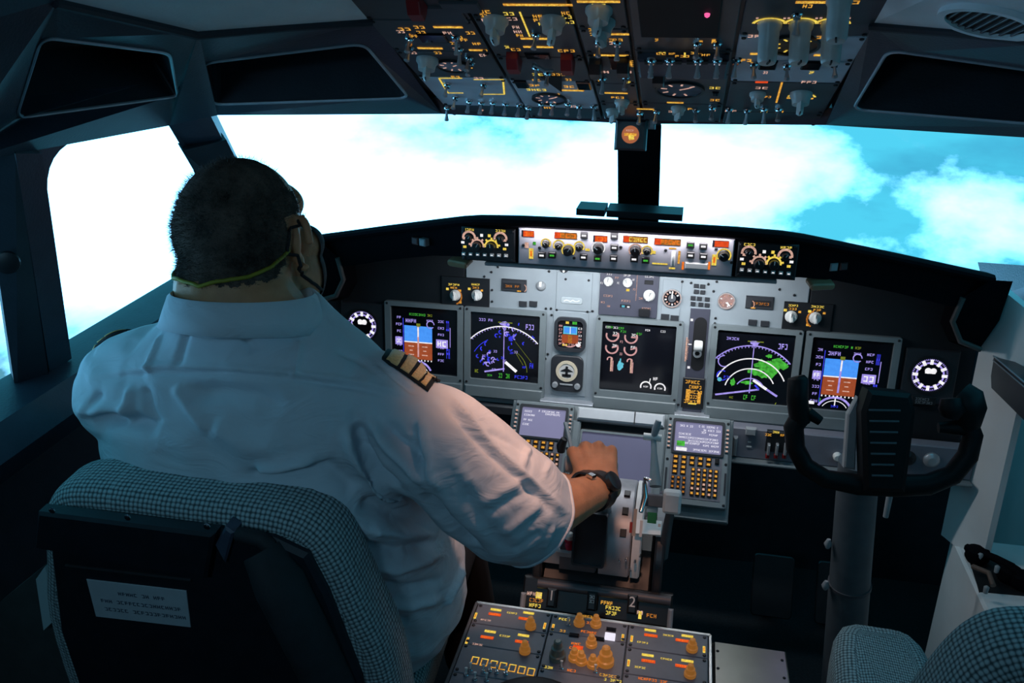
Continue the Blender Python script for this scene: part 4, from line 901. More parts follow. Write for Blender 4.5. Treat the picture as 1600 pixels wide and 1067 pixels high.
# trim indicator box at the front of the quadrant
p = at(921, 843, Y=1.46); fr = Frame(p, (1, 0, 0), (0, .35, .94)); mb = MB(); mb.ring(fr, rr(0, 0, .064, .104, .006, 3), rr(0, 0, .056, .096, .004, 3), -.02, .006); mb.cbox(fr, 0, 0, .060, .10, -.02, .001); obj('trim_indicator', mb, [M_BEZELD], tq)
for q in ((968, 875), (978, 873), (992, 877), (985, 890), (1000, 868)):
    p = at(*q, Y=1.455); mb = MB(); mb.lathe(Frame(p, (1, 0, 0), (0, 0, 1)), 0, 0, [(.0022, -.004), (.0022, .004), (.001, .005)], 8); obj('screw', mb, M_CHROME, tq)
mb = MB(); p = at(880, 850, Z=.655); mb.wbox(p[0] - .035, p[0] + .028, p[1] - .03, p[1] + .04, .628, .66, .004); pb = obj('brake_block', mb, M_GREYPL, tq)
p = at(890, 850, Z=.668); mb = MB(); mb.lathe(WORLD.moved(p[0], p[1], .66), 0, 0, [(.011, 0), (.011, .010), (.0085, .013), (.0105, .016), (.0105, .022)], 16); mb.lathe(WORLD.moved(p[0], p[1], .66), 0, 0, [(.0095, .022), (.009, .030), (.005, .034)], 16, 1); obj('parking_brake_knob', mb, [mat('knob_crimson', (.45, .01, .06), .3), M_WHITEKNOB], pb, 40)
# speed brake lever and flap lever: levers of their own
r = root('speed_brake_lever', (-.09, 1.62, .62), 'slim grey speed brake lever left of the pilot\'s hand', 'lever')
a, b, c = at(884, 662, D=1.74), at(893, 702, D=1.70), at(897, 740, D=1.68); mb = MB(); mb.tube([c + V3(.0, 0, -.10), c, b, a], [.006, .006, .007, .008], 8, flat=.6); obj('lever', mb, M_GREYPL, r, 50)
p = at(877, 696, D=1.72); mb = MB(); mb.tube([p + V3(0, 0, -.014), p, p + V3(.006, 0, .016)], [.008, .010, .007], 10); obj('black_knob', mb, M_BLACK, r, 50)
r = root('flap_lever', (.12, 1.55, .60), 'flap lever with a square white handle right of the throttles', 'lever')
p = at(1050, 784, D=1.56); fr = Frame(p, (1, 0, 0), (0, .30, .95)); mb = MB(); mb.rrect(fr, 0, 0, .033, .040, .006, -.016, .016, .005); obj('handle', mb, M_WHITEKNOB, r, 40)
mb = MB(); mb.tube([p + V3(-.008, .05, -.16), p + V3(-.004, .03, -.07), p + V3(0, .012, -.015)], [.010, .009, .008], 8, flat=.5); obj('stem', mb, M_MODULE, r, 50)
p = at(1024, 782, D=1.58); mb = MB(); mb.box(Frame(p, (1, 0, 0), (0, .3, .95)), -.022, .018, -.012, .012, -.004, .004, .002); obj('gate_plate', mb, mat('smoked_plastic', (.16, .19, .22), .25), r)
r = root('gate_lever', (.09, 1.62, .66), 'small pale T-handled lever beside the blank lower display', 'lever')
p = at(1021, 683, D=1.72); q = at(1024, 760, D=1.66); mb = MB(); mb.tube([p + V3(-.02, 0, 0), p + V3(.016, 0, -.001)], .0075, 10); obj('handle', mb, M_WHITEKNOB, r, 50)
mb = MB(); mb.tube([p, p + V3(.004, 0, .02), p + V3(.008, .004, .036)], [.006, .008, .006], 8); obj('cap', mb, M_GREYPL, r, 50)
mb = MB(); mb.tube([p, p + (q - p) * .3, q], [.005, .006, .012], 8, flat=.6); obj('stem', mb, M_BEZEL, r, 50)

# ---------------------------------------------------------------- fire handles panel
r = root('fire_panel', (0, 1.41, .56), 'raised dark panel with three numbered fire handles ahead of the radios', 'panel')
FF = Frame((0, 1.425, .585), (1, 0, 0), (0, .55, .835)); PF = lambda x, y, n=0.0: FF.px(x, y, n)
(a0, b0) = PF(812, 962); (a1, b1) = PF(1052, 930)
mb = MB(); mb.box(FF, a0, a1, -.035, .028, -.05, 0, .004); obj('case', mb, M_BLACK, r)
mb = MB(); mb.tube([FF.w(a0 + .03, .016, .006), FF.w(a1 - .004, .016, .006)], .009, 10); obj('cross_bar', mb, M_MODULE, r, 50)
for x, y in ((818, 940), (1047, 966)): a, b = PF(x, y); mb = MB(); mb.cbox(FF, a, b, .010, .036, 0, .014, .003); obj('end_bracket', mb, M_GREYPL, r)
for (x, y), ch in (((862, 931), '1'), ((925, 936), ''), ((988, 941), '2')):
    a, b = PF(x, y, .02); mb = MB(); mb.cbox(FF, a, b - .004, .019, .036, 0, .022, .004); h_ = obj('fire_handle', mb, M_BLACK, r)
    if ch:
        me = text_mesh(ch, .027, M_WHITEKNOB); inst('numeral', me, h_, FF, a, b, .0225)
    else:
        s = Sym(FF, .0226); s.text(a, b + .004, .010, .006, WHI, n=3); s.text(a, b - .004, .010, .006, WHI, n=3); obj('lettering', s, [M_WHITEKNOB] * 15, h_, kind='stuff')
s = Sym(FF, .0006)
for x, y, w_ in ((835, 928, .030), (838, 938, .028), (836, 946, .024), (948, 942, .024), (958, 950, .03), (955, 958, .022), (1000, 957, .012), (1018, 962, .02)): a, b = PF(x, y); s.text(a, b, w_, .007, random.choice((AMB, YEL, PNK, AMD)))
a, b = PF(842, 930); s.rect(a, b, .012, .012, YEL); a, b = PF(1000, 961); s.rect(a, b, .006, .014, YEL); s.done('lettering', r)

# ================================================================== centre pedestal with radios
FP = Frame((0, 1.372, .581), (1, 0, 0), (0, 1, 0)); PP = lambda x, y, n=.004: FP.px(x, y, n)
pd = root('centre_pedestal', (0, 1.1, 0), 'centre pedestal topped with radio panels and amber legends', 'pedestal')
mb = MB(); mb.box(FP, -.2204, .2204, -.80, 0, -.581, -.004, .004); obj('housing', mb, M_BLACK, pd)
mb = MB(); mb.box(FP, -.2215, .2215, -.004, .003, -.02, .003, .001); obj('front_edge_strip', mb, M_STEEL, pd)
for e in (-1, 1): mb = MB(); mb.box(FP, e * .2204 - .003, e * .2204 + .003, -.80, 0, -.02, .003, .001); obj('side_edge_strip', mb, M_STEEL if e > 0 else M_MODULE, pd)
cols = [(-.216, -.073), (-.071, .071), (.073, .216)]
rows = [[-.006, -.062, -.118, -.19, -.33, -.5], [-.006, -.055, -.15, -.33, -.5], [-.006, -.066, -.132, -.20, -.33, -.5]]
M_RADIO = mat('radio_plate', (.15, .16, .195), .42, var=.08, scale=30)
plates = {}
for ci, (x0, x1) in enumerate(cols):
    for ri in range(len(rows[ci]) - 1):
        mb = MB(); mb.box(FP, x0, x1, rows[ci][ri + 1] + .001, rows[ci][ri], -.004, .004, .0012); plates[ci, ri] = obj('radio_module', mb, M_RADIO, pd)
        for a in (x0 + .006, x1 - .006):
            for b in (rows[ci][ri] - .006, rows[ci][ri + 1] + .007): inst('screw', ME_SCREW, plates[ci, ri], FP, a, b, .004)
def plate_at(x, y):
    a, b = PP(x, y)
    for (ci, ri), o in plates.items():
        if cols[ci][0] - .01 <= a <= cols[ci][1] + .01 and rows[ci][ri + 1] <= b <= rows[ci][ri] + .01: return o
    return pd
pr = {}
def radd(x, y, fn):
    o = plate_at(x, y); s = pr.setdefault(o.name, (o, Sym(FP, .0046)))[1]; a, b = PP(x, y); fn(s, a, b)
for x, y, x2, y2 in ((775, 953, 773, 960), (826, 958, 820, 967), (766, 987, 761, 996), (818, 993, 815, 1003), (1016, 985, 1017, 993), (1074, 994, 1066, 1001), (1012, 1024, 1013, 1033), (1074, 1033, 1066, 1041)):
    radd(x, y, lambda s, a, b: (s.rect(a, b, .021, .0065, YEL)))
    radd(x2, y2, lambda s, a, b: (s.rect(a, b, .024, .0075, RDT), s.text(a, b, .020, .005, ORA, n=5, dn=.0002)))
for x, y, v_ in ((743, 962, 1), (730, 1001, 1), (851, 978, 1), (864, 980, 1), (973, 996, 1), (987, 998, 1), (982, 1036, 1), (1100, 1015, 1), (759, 969, 0), (746, 1007, 0), (1004, 1004, 0), (1000, 1043, 0), (800, 958, 0), (789, 994, 0), (1044, 993, 0), (1041, 1030, 0)):
    radd(x, y, (lambda s, a, b: (s.rect(a, b, .0045, .017, YEL), s.rect(a, b, .002, .012, ORA, dn=.0002))) if v_ else (lambda s, a, b: s.text(a, b, .020, .0045, YEL if x > 780 else PNK)))
for x, y, w_ in ((882, 968, .022), (879, 986, .012), (915, 963, .026), (905, 972, .022), (925, 974, .022), (920, 988, .030), (900, 1006, .018), (898, 1013, .02), (905, 1017, .018), (857, 1043, .016), (893, 1048, .016), (950, 1056, .03), (955, 1063, .036), (1020, 1063, .05)):
    radd(x, y, lambda s, a, b: s.text(a, b, w_, .006, random.choice((YEL, AMB, AMB, ORA))))
radd(903, 1012, lambda s, a, b: s.rect(a, b, .018, .010, RDT))
for k in range(7): radd(742 + 14.6 * k, 1032 + 3.0 * k, lambda s, a, b: (s.rect(a, b + .008, .0125, .0022, YEL), s.rect(a - .0055, b, .002, .018, AMB), s.rect(a + .0055, b, .002, .018, AMB), s.rect(a, b - .008, .0125, .002, AMB)))
for o, s in pr.values(): s.done('lettering', o)
def _tall(r_, h_):
    def f(mb): mb.lathe(WORLD, 0, 0, [(r_ * 1.3, 0), (r_ * 1.3, h_ * .25), (r_ * 1.05, h_ * .3), (r_, h_ * .62), (r_ * .7, h_ * .66), (r_ * .62, h_ * .95), (r_ * .4, h_)], 16)
    return f
M_TALLG = mat('knob_smoked_green', (.16, .19, .17), .3); M_TALLA = mat('knob_amber_lit', (.42, .20, .05), .35, emit=(.55, .20, .03), es=.35)
ME_TG = mk(_tall(.0115, .038), [M_TALLG]); ME_TA = mk(_tall(.0115, .036), [M_TALLA]); ME_TB = mk(_tall(.009, .026), [M_KNOBBLK]); ME_TR = mk(_tall(.008, .024), [M_TALLA])
for x, y, me in ((829, 980, ME_TR), (820, 1018, ME_TR), (871, 1028, ME_TG), (946, 1036, ME_TA), (924, 1008, ME_TR), (908, 1035, ME_TR), (926, 1040, ME_TR), (897, 1030, ME_TR), (1081, 1015, ME_TR), (1078, 1055, ME_TR), (905, 975, ME_TR), (931, 977, ME_TR)):
    o = plate_at(x, y); a, b = PP(x, y); inst('knob', me, o, FP, a, b, .004)
for x, y in ((728, 1055), (735, 1047), (755, 1050), (765, 1048), (742, 1062), (760, 1063), (776, 1051), (790, 1053), (877, 1044), (930, 1050), (888, 976)):
    a, b = PP(x, y); inst('volume_knob', ME_TOGS, plate_at(x, y), FP, a, b, .004)
a, b = PP(953, 996); mb = MB(); mb.cbox(FP, a, b, .019, .016, .004, .010, .002); obj('lit_button', mb, glow('button_white_lit', (.9, .86, 1.0), 1.0, .05), plate_at(953, 996))
for x, y in ((937, 999), (897, 993), (955, 984)): a, b = PP(x, y); mb = MB(); mb.cbox(FP, a, b, .018, .009, .004, .007, .001); obj('window', mb, M_GLASSBLK, plate_at(x, y))
r = root('round_cover', FP.w(-.055, -.27, 0), 'large round black knob at the near end of the pedestal', 'knob')
mb = MB(); mb.lathe(FP, -.058, -.285, [(.098, .002), (.100, .010), (.094, .024), (.085, .028), (.03, .03)], 40); obj('rim', mb, M_BLACK, r, 40)
mb = MB(); mb.lathe(FP, -.058, -.285, [(.101, .001), (.1035, .004), (.101, .008)], 40, cap=False); obj('edge_ring', mb, M_BEZEL, r, 40)

# ---------------------------------------------------------------- steel kick box and rudder pedals
r = root('kick_box', (.31, 1.4, 0), 'brushed steel box on the floor to the right of the pedestal', 'box')
p0 = at(1115, 1001, Z=.42); p1 = at(1228, 1017, Z=.42); ye = (p0[1] + p1[1]) / 2
mb = MB(); mb.wbox(p0[0], p1[0], ye - .42, ye, 0, .42, .003); obj('body', mb, mat('steel_plate', (.62, .60, .55), .3, metal=1.0, var=.15, scale=8), r)
mb = MB(); mb.slab([V3(p0[0], ye, .405), V3(p1[0] - .01, ye, .405), V3(p1[0] - .02, ye + .045, .37), V3(p0[0], ye + .045, .37)], .004); obj('rear_flap', mb, mat('flap_olive', (.13, .13, .10), .5), r)
for a in (p0[0] + .008, p1[0] - .01):
    for b in (ye - .03, ye - .08, ye - .14): inst('rivet', ME_SCREW, r, WORLD, a, b, .42)
for cx in (.43, .60):
    side_ = 'co-pilot' if cx > 0 else 'pilot'
    r = root('rudder_pedal', (cx, 2.12, 0), 'dark rudder pedal %s the control column' % ('left of' if cx < .5 else 'right of') , 'pedal', '%s rudder pedals' % side_)
    fr = Frame((cx, 2.12, .16), (1, 0, 0), (0, .45, .9)); mb = MB(); mb.rrect(fr, 0, 0, .11, .17, .012, -.012, 0, .003); obj('foot_plate', mb, M_BLACK, r)
    mb = MB(); mb.tube([V3(cx, 2.13, .12), V3(cx, 2.2, .01)], .016, 8); obj('arm', mb, M_BLACK, r, 50)

# ================================================================== overhead panel
FO = Frame((0, 1.637, 1.470), (1, 0, 0), (0, -.922, .387)); PO = lambda x, y, n=.004: FO.px(x, y, n)
oh = root('overhead_panel', FO.w(0, .3, 0), 'overhead panel crowded with switches, knobs and amber legends', 'overhead panel')
mb = MB(); mb.prism(FO, rr(0, .45, .664, .93, .02, 4), -.05, -.004, .004); obj('tray', mb, M_BLACK, oh)
OC = [-.325, -.176, -.042, .028, .164, .325]
ORW = [[0, .062, .212, .330, .445, .60, .80], [0, .062, .205, .312, .455, .60, .80], [0, .10, .20, .33, .42, .60, .80], [0, .105, .250, .345, .60, .80], [0, .070, .222, .312, .402, .56, .80]]
SHEEN = {(0, 1), (1, 1), (4, 2), (4, 3)}  # modules coloured paler for the window light they reflect
omods = {}
for c in range(5):
    for k in range(len(ORW[c]) - 1):
        mb = MB(); a0, a1, b0, b1 = OC[c] + .0025, OC[c + 1] - .0025, ORW[c][k] + .0015, ORW[c][k + 1] - .0015
        mb.box(FO, a0, a1, b0, b1, -.004, .004, .0012); omods[c, k] = obj('control_module', mb, M_MODSHEEN if (c, k) in SHEEN else M_MODULE, oh)
        for a in (a0 + .006, a1 - .006):
            for b in (b0 + .006, b1 - .006): inst('screw', ME_SCREW, omods[c, k], FO, a, b, .004)
def omod(x, y):
    a, b = PO(x, y); c = min(max(int(np.searchsorted(OC, a)) - 1, 0), 4); k = min(max(int(np.searchsorted(ORW[c], b)) - 1, 0), len(ORW[c]) - 2); return omods[c, k]
osym = {}
def oadd(x, y, fn): o = omod(x, y); s = osym.setdefault(o.name, (o, Sym(FO, .0046)))[1]; a, b = PO(x, y); fn(s, a, b)
K = .00079                                             # metres per photograph pixel across the panel, roughly
for x, y, w_ in [(655, 42, 20), (700, 42, 52), (632, 45, 22), (626, 49, 14), (658, 50, 16), (699, 51, 16), (735, 51, 16), (648, 56, 12), (716, 58, 16), (725, 62, 14), (708, 67, 10), (745, 68, 16), (672, 75, 48), (715, 76, 18), (747, 78, 34), (646, 82, 12), (684, 82, 14), (755, 86, 14), (716, 82, 10),
                 (840, 7, 110), (757, 18, 20), (756, 24, 12), (760, 31, 16), (795, 21, 18), (800, 29, 18), (806, 42, 12), (809, 49, 14), (812, 55, 12), (840, 60, 60), (840, 25, 16), (842, 31, 18), (847, 37, 12), (884, 20, 14), (886, 26, 16), (890, 34, 16), (841, 73, 54), (806, 77, 18), (885, 79, 30), (792, 73, 8),
                 (935, 2, 66), (936, 8, 22), (925, 46, 12), (928, 53, 14), (968, 53, 32), (950, 62, 22), (965, 62, 18), (958, 67, 14), (955, 86, 62), (984, 96, 14), (986, 102, 10), (942, 112, 24), (978, 112, 22), (938, 126, 8), (981, 128, 12), (960, 145, 54), (965, 152, 26), (975, 158, 20),
                 (1035, 83, 12), (1037, 88, 10), (1062, 86, 18), (1090, 85, 14), (1104, 86, 12), (1114, 52, 14), (1107, 56, 8), (1055, 160, 34), (1117, 137, 22), (1117, 156, 20), (1008, 170, 36), (1052, 174, 22), (1082, 170, 20), (1026, 62, 6),
                 (1270, 3, 48), (1262, 9, 14), (1330, 3, 24), (1178, 56, 20), (1285, 58, 20), (1318, 56, 10), (1188, 84, 34), (1238, 85, 36), (1288, 86, 34), (1166, 94, 18), (1303, 95, 16), (1196, 113, 8), (1268, 113, 8), (1190, 137, 24), (1264, 128, 26), (1178, 151, 14), (1200, 151, 12), (1250, 153, 50),
                 (1113, 172, 14), (1142, 173, 24), (1168, 173, 14), (1194, 174, 14), (1218, 174, 16), (712, 120, 18), (748, 122, 20), (700, 168, 14), (752, 172, 12), (840, 116, 22), (872, 116, 26), (838, 140, 40), (895, 141, 46), (838, 125, 16), (888, 124, 12), (835, 133, 22), (889, 135, 22), (857, 168, 20), (895, 166, 16), (845, 148, 4), (873, 147, 4)]:
    oadd(x, y, (lambda s, a, b: (s.rect(a, b, w_ * K, .0068, AMB), s.text(a, b, w_ * K * .9, .005, YEL, dn=.0002))) if (w_ > 30 and random.random() < .8) else (lambda s, a, b: s.text(a, b, w_ * K * 1.1, .0095, random.choice((AMB, AMB, YEL, PNK)))))
oadd(1190, 128, lambda s, a, b: s.rect(a, b, .018, .008, RDT))
for x, y in ((1203, 34), (1252, 34), (1302, 34)): oadd(x, y, lambda s, a, b: (s.arc(a, b - .008, .0195, 10, 170, .004, YEL), s.arc(a, b - .008, .0140, 10, 170, .003, AMB), s.rect(a - .016, b + .012, .003, .004, PNK), s.rect(a + .016, b + .012, .003, .004, PNK)))
def seg_px(p, q, wd, mi):
    o = omod(*((np.array(p) + np.array(q)) / 2)); s = osym.setdefault(o.name, (o, Sym(FO, .0046)))[1]; s.line(*PO(*p), *PO(*q), wd, mi)
seg_px((812, 18), (828, 57), .0025, YEL); seg_px((1222, 128), (1213, 160), .003, AMB)
for x0, y0, x1, y1 in ((686, 122, 722, 145), (740, 124, 786, 147)):
    c1, c2, c3, c4 = (x0, y0), (x1, y0), (x1 + 2, y1), (x0 + 14, y1)
    for p, q in ((c1, c2), (c3, c4), (c4, c1)) if x0 < 700 else ((c1, c2), (c2, c3), (c3, c4)): seg_px(p, q, .0028, YEL)
for k in range(2): seg_px((640, 52 + k), (644, 74), .002, AMD)
oadd(1252, 152, lambda s, a, b: s.arc(a, b, .020, 10, 170, .0035, YEL))
for x, y in ((712, 62), (716, 76), (735, 104), (985, 99), (1115, 64), (1095, 66)): oadd(x, y, lambda s, a, b: s.rect(a, b, .005, .014, AMB))
for o, s in osym.values(): s.done('lettering', o)
# rotary selectors of frosted plastic
ME_KF = mk(_kbar(.0135, .032), [M_CLEARKNOB, M_BLACK]); ME_KFT = mk(_kround(.0125, .05, 14), [M_CLEARKNOB, M_BLACK]); ME_KFS = mk(_kbar(.010, .022), [M_CLEARKNOB, M_BLACK])
for x, y, me in ((775, 30, ME_KF), (864, 30, ME_KF), (936, 14, ME_KF), (941, 33, ME_KF), (668, 92, ME_KF), (1203, 36, ME_KFT), (1252, 36, ME_KFT), (1302, 36, ME_KFT), (1312, -4, ME_KFT), (1252, 146, ME_KF), (1184, 146, ME_KFS), (1060, 168, ME_KFS), (958, 172, ME_KFS), (972, 158, ME_KFS)):
    a, b = PO(x, y); inst('rotary_knob', me, omod(x, y), FO, a, b, .004, random.uniform(-.3, .3))
# toggle switches
for x, y in ((698, 166), (712, 150), (733, 156), (752, 158), (770, 158), (790, 160), (812, 162), (826, 166), (846, 160), (864, 160), (888, 160), (906, 164), (928, 164), (1000, 174), (1026, 172), (1088, 170), (1113, 166), (1140, 168), (1168, 170), (1194, 168), (1217, 168), (640, 58), (641, 72), (712, 56), (718, 74), (733, 88), (736, 96), (699, 130), (756, 130), (838, 104), (856, 112), (838, 52), (1018, 90), (1047, 90), (1091, 91), (1121, 92), (1090, 66), (1121, 66), (1178, 98), (1230, 100), (1304, 96), (1298, 70), (1150, 92), (1246, 20), (936, 64), (965, 64), (942, 120), (978, 118)):
    a, b = PO(x, y); inst('toggle_switch', ME_TOG if (x + y) % 3 else ME_TOGD, omod(x, y), FO, a, b, .004, random.uniform(-.2, .2))
for x, y, me in ((804, 88, ME_GUARD), (888, 90, ME_GUARD), (652, 0, ME_GUARD), (1030, 112, ME_GUARDB), (932, 98, ME_GUARDB), (975, 96, ME_GUARDB)):
    a, b = PO(x, y); inst('guarded_switch', me, omod(x, y), FO, a, b, .004)
# gauges, windows and annunciator lights
def ogauge(x, y, rad, face, marks):
    a, b = PO(x, y); o = omod(x, y); mb = MB(); mb.ring(FO, circ(a, b, rad * 1.12, 28), circ(a, b, rad, 28), .003, .008, 0, .005); g = obj('gauge', mb, M_KNOBBLK, o, 40)
    mb = MB(); mb.prism(FO, circ(a, b, rad, 28), .003, .0055); obj('gauge_dial', mb, face, o)
    s = Sym(FO, .006)
    for k in range(7): t = math.radians(40 + 42 * k); s.rect(a + rad * .72 * math.cos(t), b + rad * .72 * math.sin(t), rad * .28, rad * .1, marks, t)
    s.line(a, b, a + rad * .5, b + rad * .35, rad * .09, marks); s.done('gauge_markings', o)
M_SILVER = mat('dial_silver', (.45, .47, .52), .3, metal=.4, var=.2, scale=60)
ogauge(708, 102, .024, M_SILVER, PNK); ogauge(858, 153, .026, mat('dial_blue_grey', (.2, .23, .32), .35), PNK); ogauge(1062, 139, .034, mat('dial_slate', (.10, .13, .18), .3, var=.4, scale=50), PNK); ogauge(1240, 69, .030, mat('dial_brown', (.10, .05, .02), .4, var=.5, scale=70), YEL); ogauge(675, 62, .001, M_BLACK, AMD)
def owin(x, y, w_, h_, m_=M_GLASSBLK, n1=.007, nm_='window'): a, b = PO(x, y); mb = MB(); mb.cbox(FO, a, b, w_, h_, .003, n1, .0015); return obj(nm_, mb, m_, omod(x, y))
big = owin(1062, 18, .098, .14, M_BLIND, .010); a, b = PO(1105, 23, .011); mb = MB(); mb.lathe(FO, a, b, [(.0035, .010), (.003, .013), (.001, .0145)], 12); obj('red_lamp', mb, G_MAGENTA, big.parent)
for x, y, w_, h_ in ((1200, 101, .024, .030), (1268, 101, .026, .030), (840, 86, .036, .02), (676, 58, .040, .03), (690, 22, .06, .05), (960, 97, .014, .05), (1118, 145, .010, .014), (912, 133, .022, .034), (815, 131, .02, .03), (720, 10, .05, .03)): owin(x, y, w_, h_, M_GLASSBLK if w_ < .05 else M_MODULE)
a, b = PO(1070, 98); mb = MB(); mb.box(FO, .034, .158, .262, .335, .004, .016, .003); bx_ = obj('switch_box', mb, M_PANELDARK, oh)
for x in (1012, 1030, 1060, 1078, 1101, 1131): a, b = PO(x, 97, .016); mb = MB(); mb.cbox(FO, a, b, .009, .012, .015, .0175, .0005); obj('flag_window', mb, M_BLIND, bx_)
for x in (1018, 1047, 1091, 1121): a, b = PO(x, 92, .016); inst('toggle_switch', ME_TOGD, bx_, FO, a, b, .016)
s = Sym(FO, .0166); 
for x, y, w_ in ((1033, 84, 18), (1066, 88, 26), (1103, 86, 16), (1050, 84, 12), (1085, 83, 14)): a, b = PO(x, y, .0166); s.text(a, b, w_ * K, .008, AMB)
a, b = PO(1070, 86, .0166); s.rect(a, b, .0025, .018, YEL); s.done('lettering', bx_)
mb = MB(); p = [PO(*q) for q in ((838, 128), (866, 128), (896, 150), (850, 140))]; p = [PO(843, 118), PO(878, 118), PO(878, 143)]; mb.prism(FO, p, .003, .0055); obj('dark_segment', mb, M_BLIND, omods[1, 1])
for k in range(6): a, b = PO(880 + k * 5, 92 + k * 2.0); 
mb = MB(); mb.tube([FO.w(*PO(834, 92), .012), FO.w(*PO(850, 99), .014), FO.w(*PO(864, 104), .010)], .0022, 6); obj('guard_wire', mb, M_ALU, omods[1, 2], 50)

# ---------------------------------------------------------------- standby compass under the overhead panel
c = at(985, 212, Y=1.625); fr = Frame(c, (1, 0, 0), (0, .12, .99)); r = root('standby_compass', c + V3(0, 0, .03), 'small black standby compass with glowing orange card at the top of the centre post', 'compass')
mb = MB(); mb.box(fr, -.028, .028, -.026, .028, -.035, .0, .004); obj('case', mb, M_BEZELD, r)
mb = MB(); mb.cbox(fr, 0, .036, .022, .03, -.03, -.01, .003); obj('bracket', mb, M_BLACK, r)
mb = MB(); mb.ring(fr, circ(0, .002, .0185, 24), circ(0, .002, .0155, 24), .0, .004); obj('rim', mb, M_KNOBBLK, r, 40)
mb = MB(); mb.prism(fr, circ(0, .002, .016, 24), -.001, .001); dl = obj('card', mb, mat('compass_card', (.12, .035, .012), .3, emit=(.45, .12, .03), es=.8), r)
s = Sym(fr, .0016); s.rect(0, .002, .022, .005, AMB); s.blob(.002, -.003, .006, .006, YEL, dn=.0002); s.text(0, .009, .016, .003, PNK); s.done('markings', dl)
mb = MB(); mb.cbox(fr, .036, .026, .012, .028, -.03, -.005, .003); obj('light', mb, M_GREYPL, r)

# ---------------------------------------------------------------- air vent in the right-hand ceiling
P0 = V3(0.318, 0.9, 1.775); tri_ = [mir(U1), mir(U2), mir(V3(-0.43, 0.62, 1.755))]
nrm_v = nrm(np.cross(mir(U1) - mir(UO), mir(V3(-0.43, 0.62, 1.755)) - mir(UO)));
if nrm_v[2] > 0: nrm_v = -nrm_v
pc = hit(1545, 31, mir(UO), nrm_v); ua = nrm(np.cross((0, 1, 0), nrm_v)); ua = ua if ua[0] > 0 else -ua
fv = Frame(pc, ua, np.cross(nrm_v, ua)); r = root('air_vent', pc, 'round black ribbed air vent in the right-hand ceiling', 'vent')
mb = MB(); mb.ring(fv, circ(0, 0, .050, 36), circ(0, 0, .042, 36), -.004, .006, 0, -.002); obj('rim', mb, M_LINER, r, 40)
mb = MB(); mb.prism(fv, circ(0, 0, .043, 36), -.02, .001); obj('core', mb, M_BLIND, r)
for k in range(9):
    a = -.034 + .0085 * k; h_ = math.sqrt(max(.041 ** 2 - a * a, 0)); mb = MB(); mb.cbox(fv, a, 0, .0022, 2 * h_, .0, .004, .0005); obj('rib', mb, M_MODULE, r)

mb = MB(); mb.tube([V3(.02, 1.02, 1.745), V3(.02, 1.035, 1.712)], [.022, .018], 16); obj('map_lamp', mb, M_BLACK, oh, 40)

# ================================================================== woven upholstery
def woven(name, c0, c1, scale=150.0):
    m = bpy.data.materials.new(name); m.use_nodes = True; t = m.node_tree; b = t.nodes['Principled BSDF']; b.inputs['Roughness'].default_value = .85; b.inputs['Specular IOR Level'].default_value = .2; b.inputs['Sheen Weight'].default_value = .15
    tcn = t.nodes.new('ShaderNodeTexCoord')
    vo = t.nodes.new('ShaderNodeTexVoronoi'); vo.voronoi_dimensions = '2D'; vo.inputs['Scale'].default_value = scale; vo.inputs['Randomness'].default_value = .15; t.links.new(tcn.outputs['UV'], vo.inputs['Vector'])
    rp = t.nodes.new('ShaderNodeValToRGB'); t.links.new(vo.outputs['Distance'], rp.inputs[0]); rp.color_ramp.elements[0].position = .22; rp.color_ramp.elements[1].position = .58
    rp.color_ramp.elements[0].color = c1 + (1,); rp.color_ramp.elements[1].color = c0 + (1,); t.links.new(rp.outputs[0], b.inputs['Base Color'])
    bp = t.nodes.new('ShaderNodeBump'); bp.invert = True; bp.inputs['Strength'].default_value = .8; bp.inputs['Distance'].default_value = .003; t.links.new(vo.outputs['Distance'], bp.inputs['Height']); t.links.new(bp.outputs[0], b.inputs['Normal'])
    return m
M_WOVEN = woven('seat_fabric', (.06, .09, .10), (.44, .55, .57))
M_SHELL = mat('seat_shell_navy', (.008, .011, .018), .6, var=.2); M_SHELL2 = mat('seat_shell_pad', (.014, .018, .022), .75, var=.2, bump=.2, bscale=300)

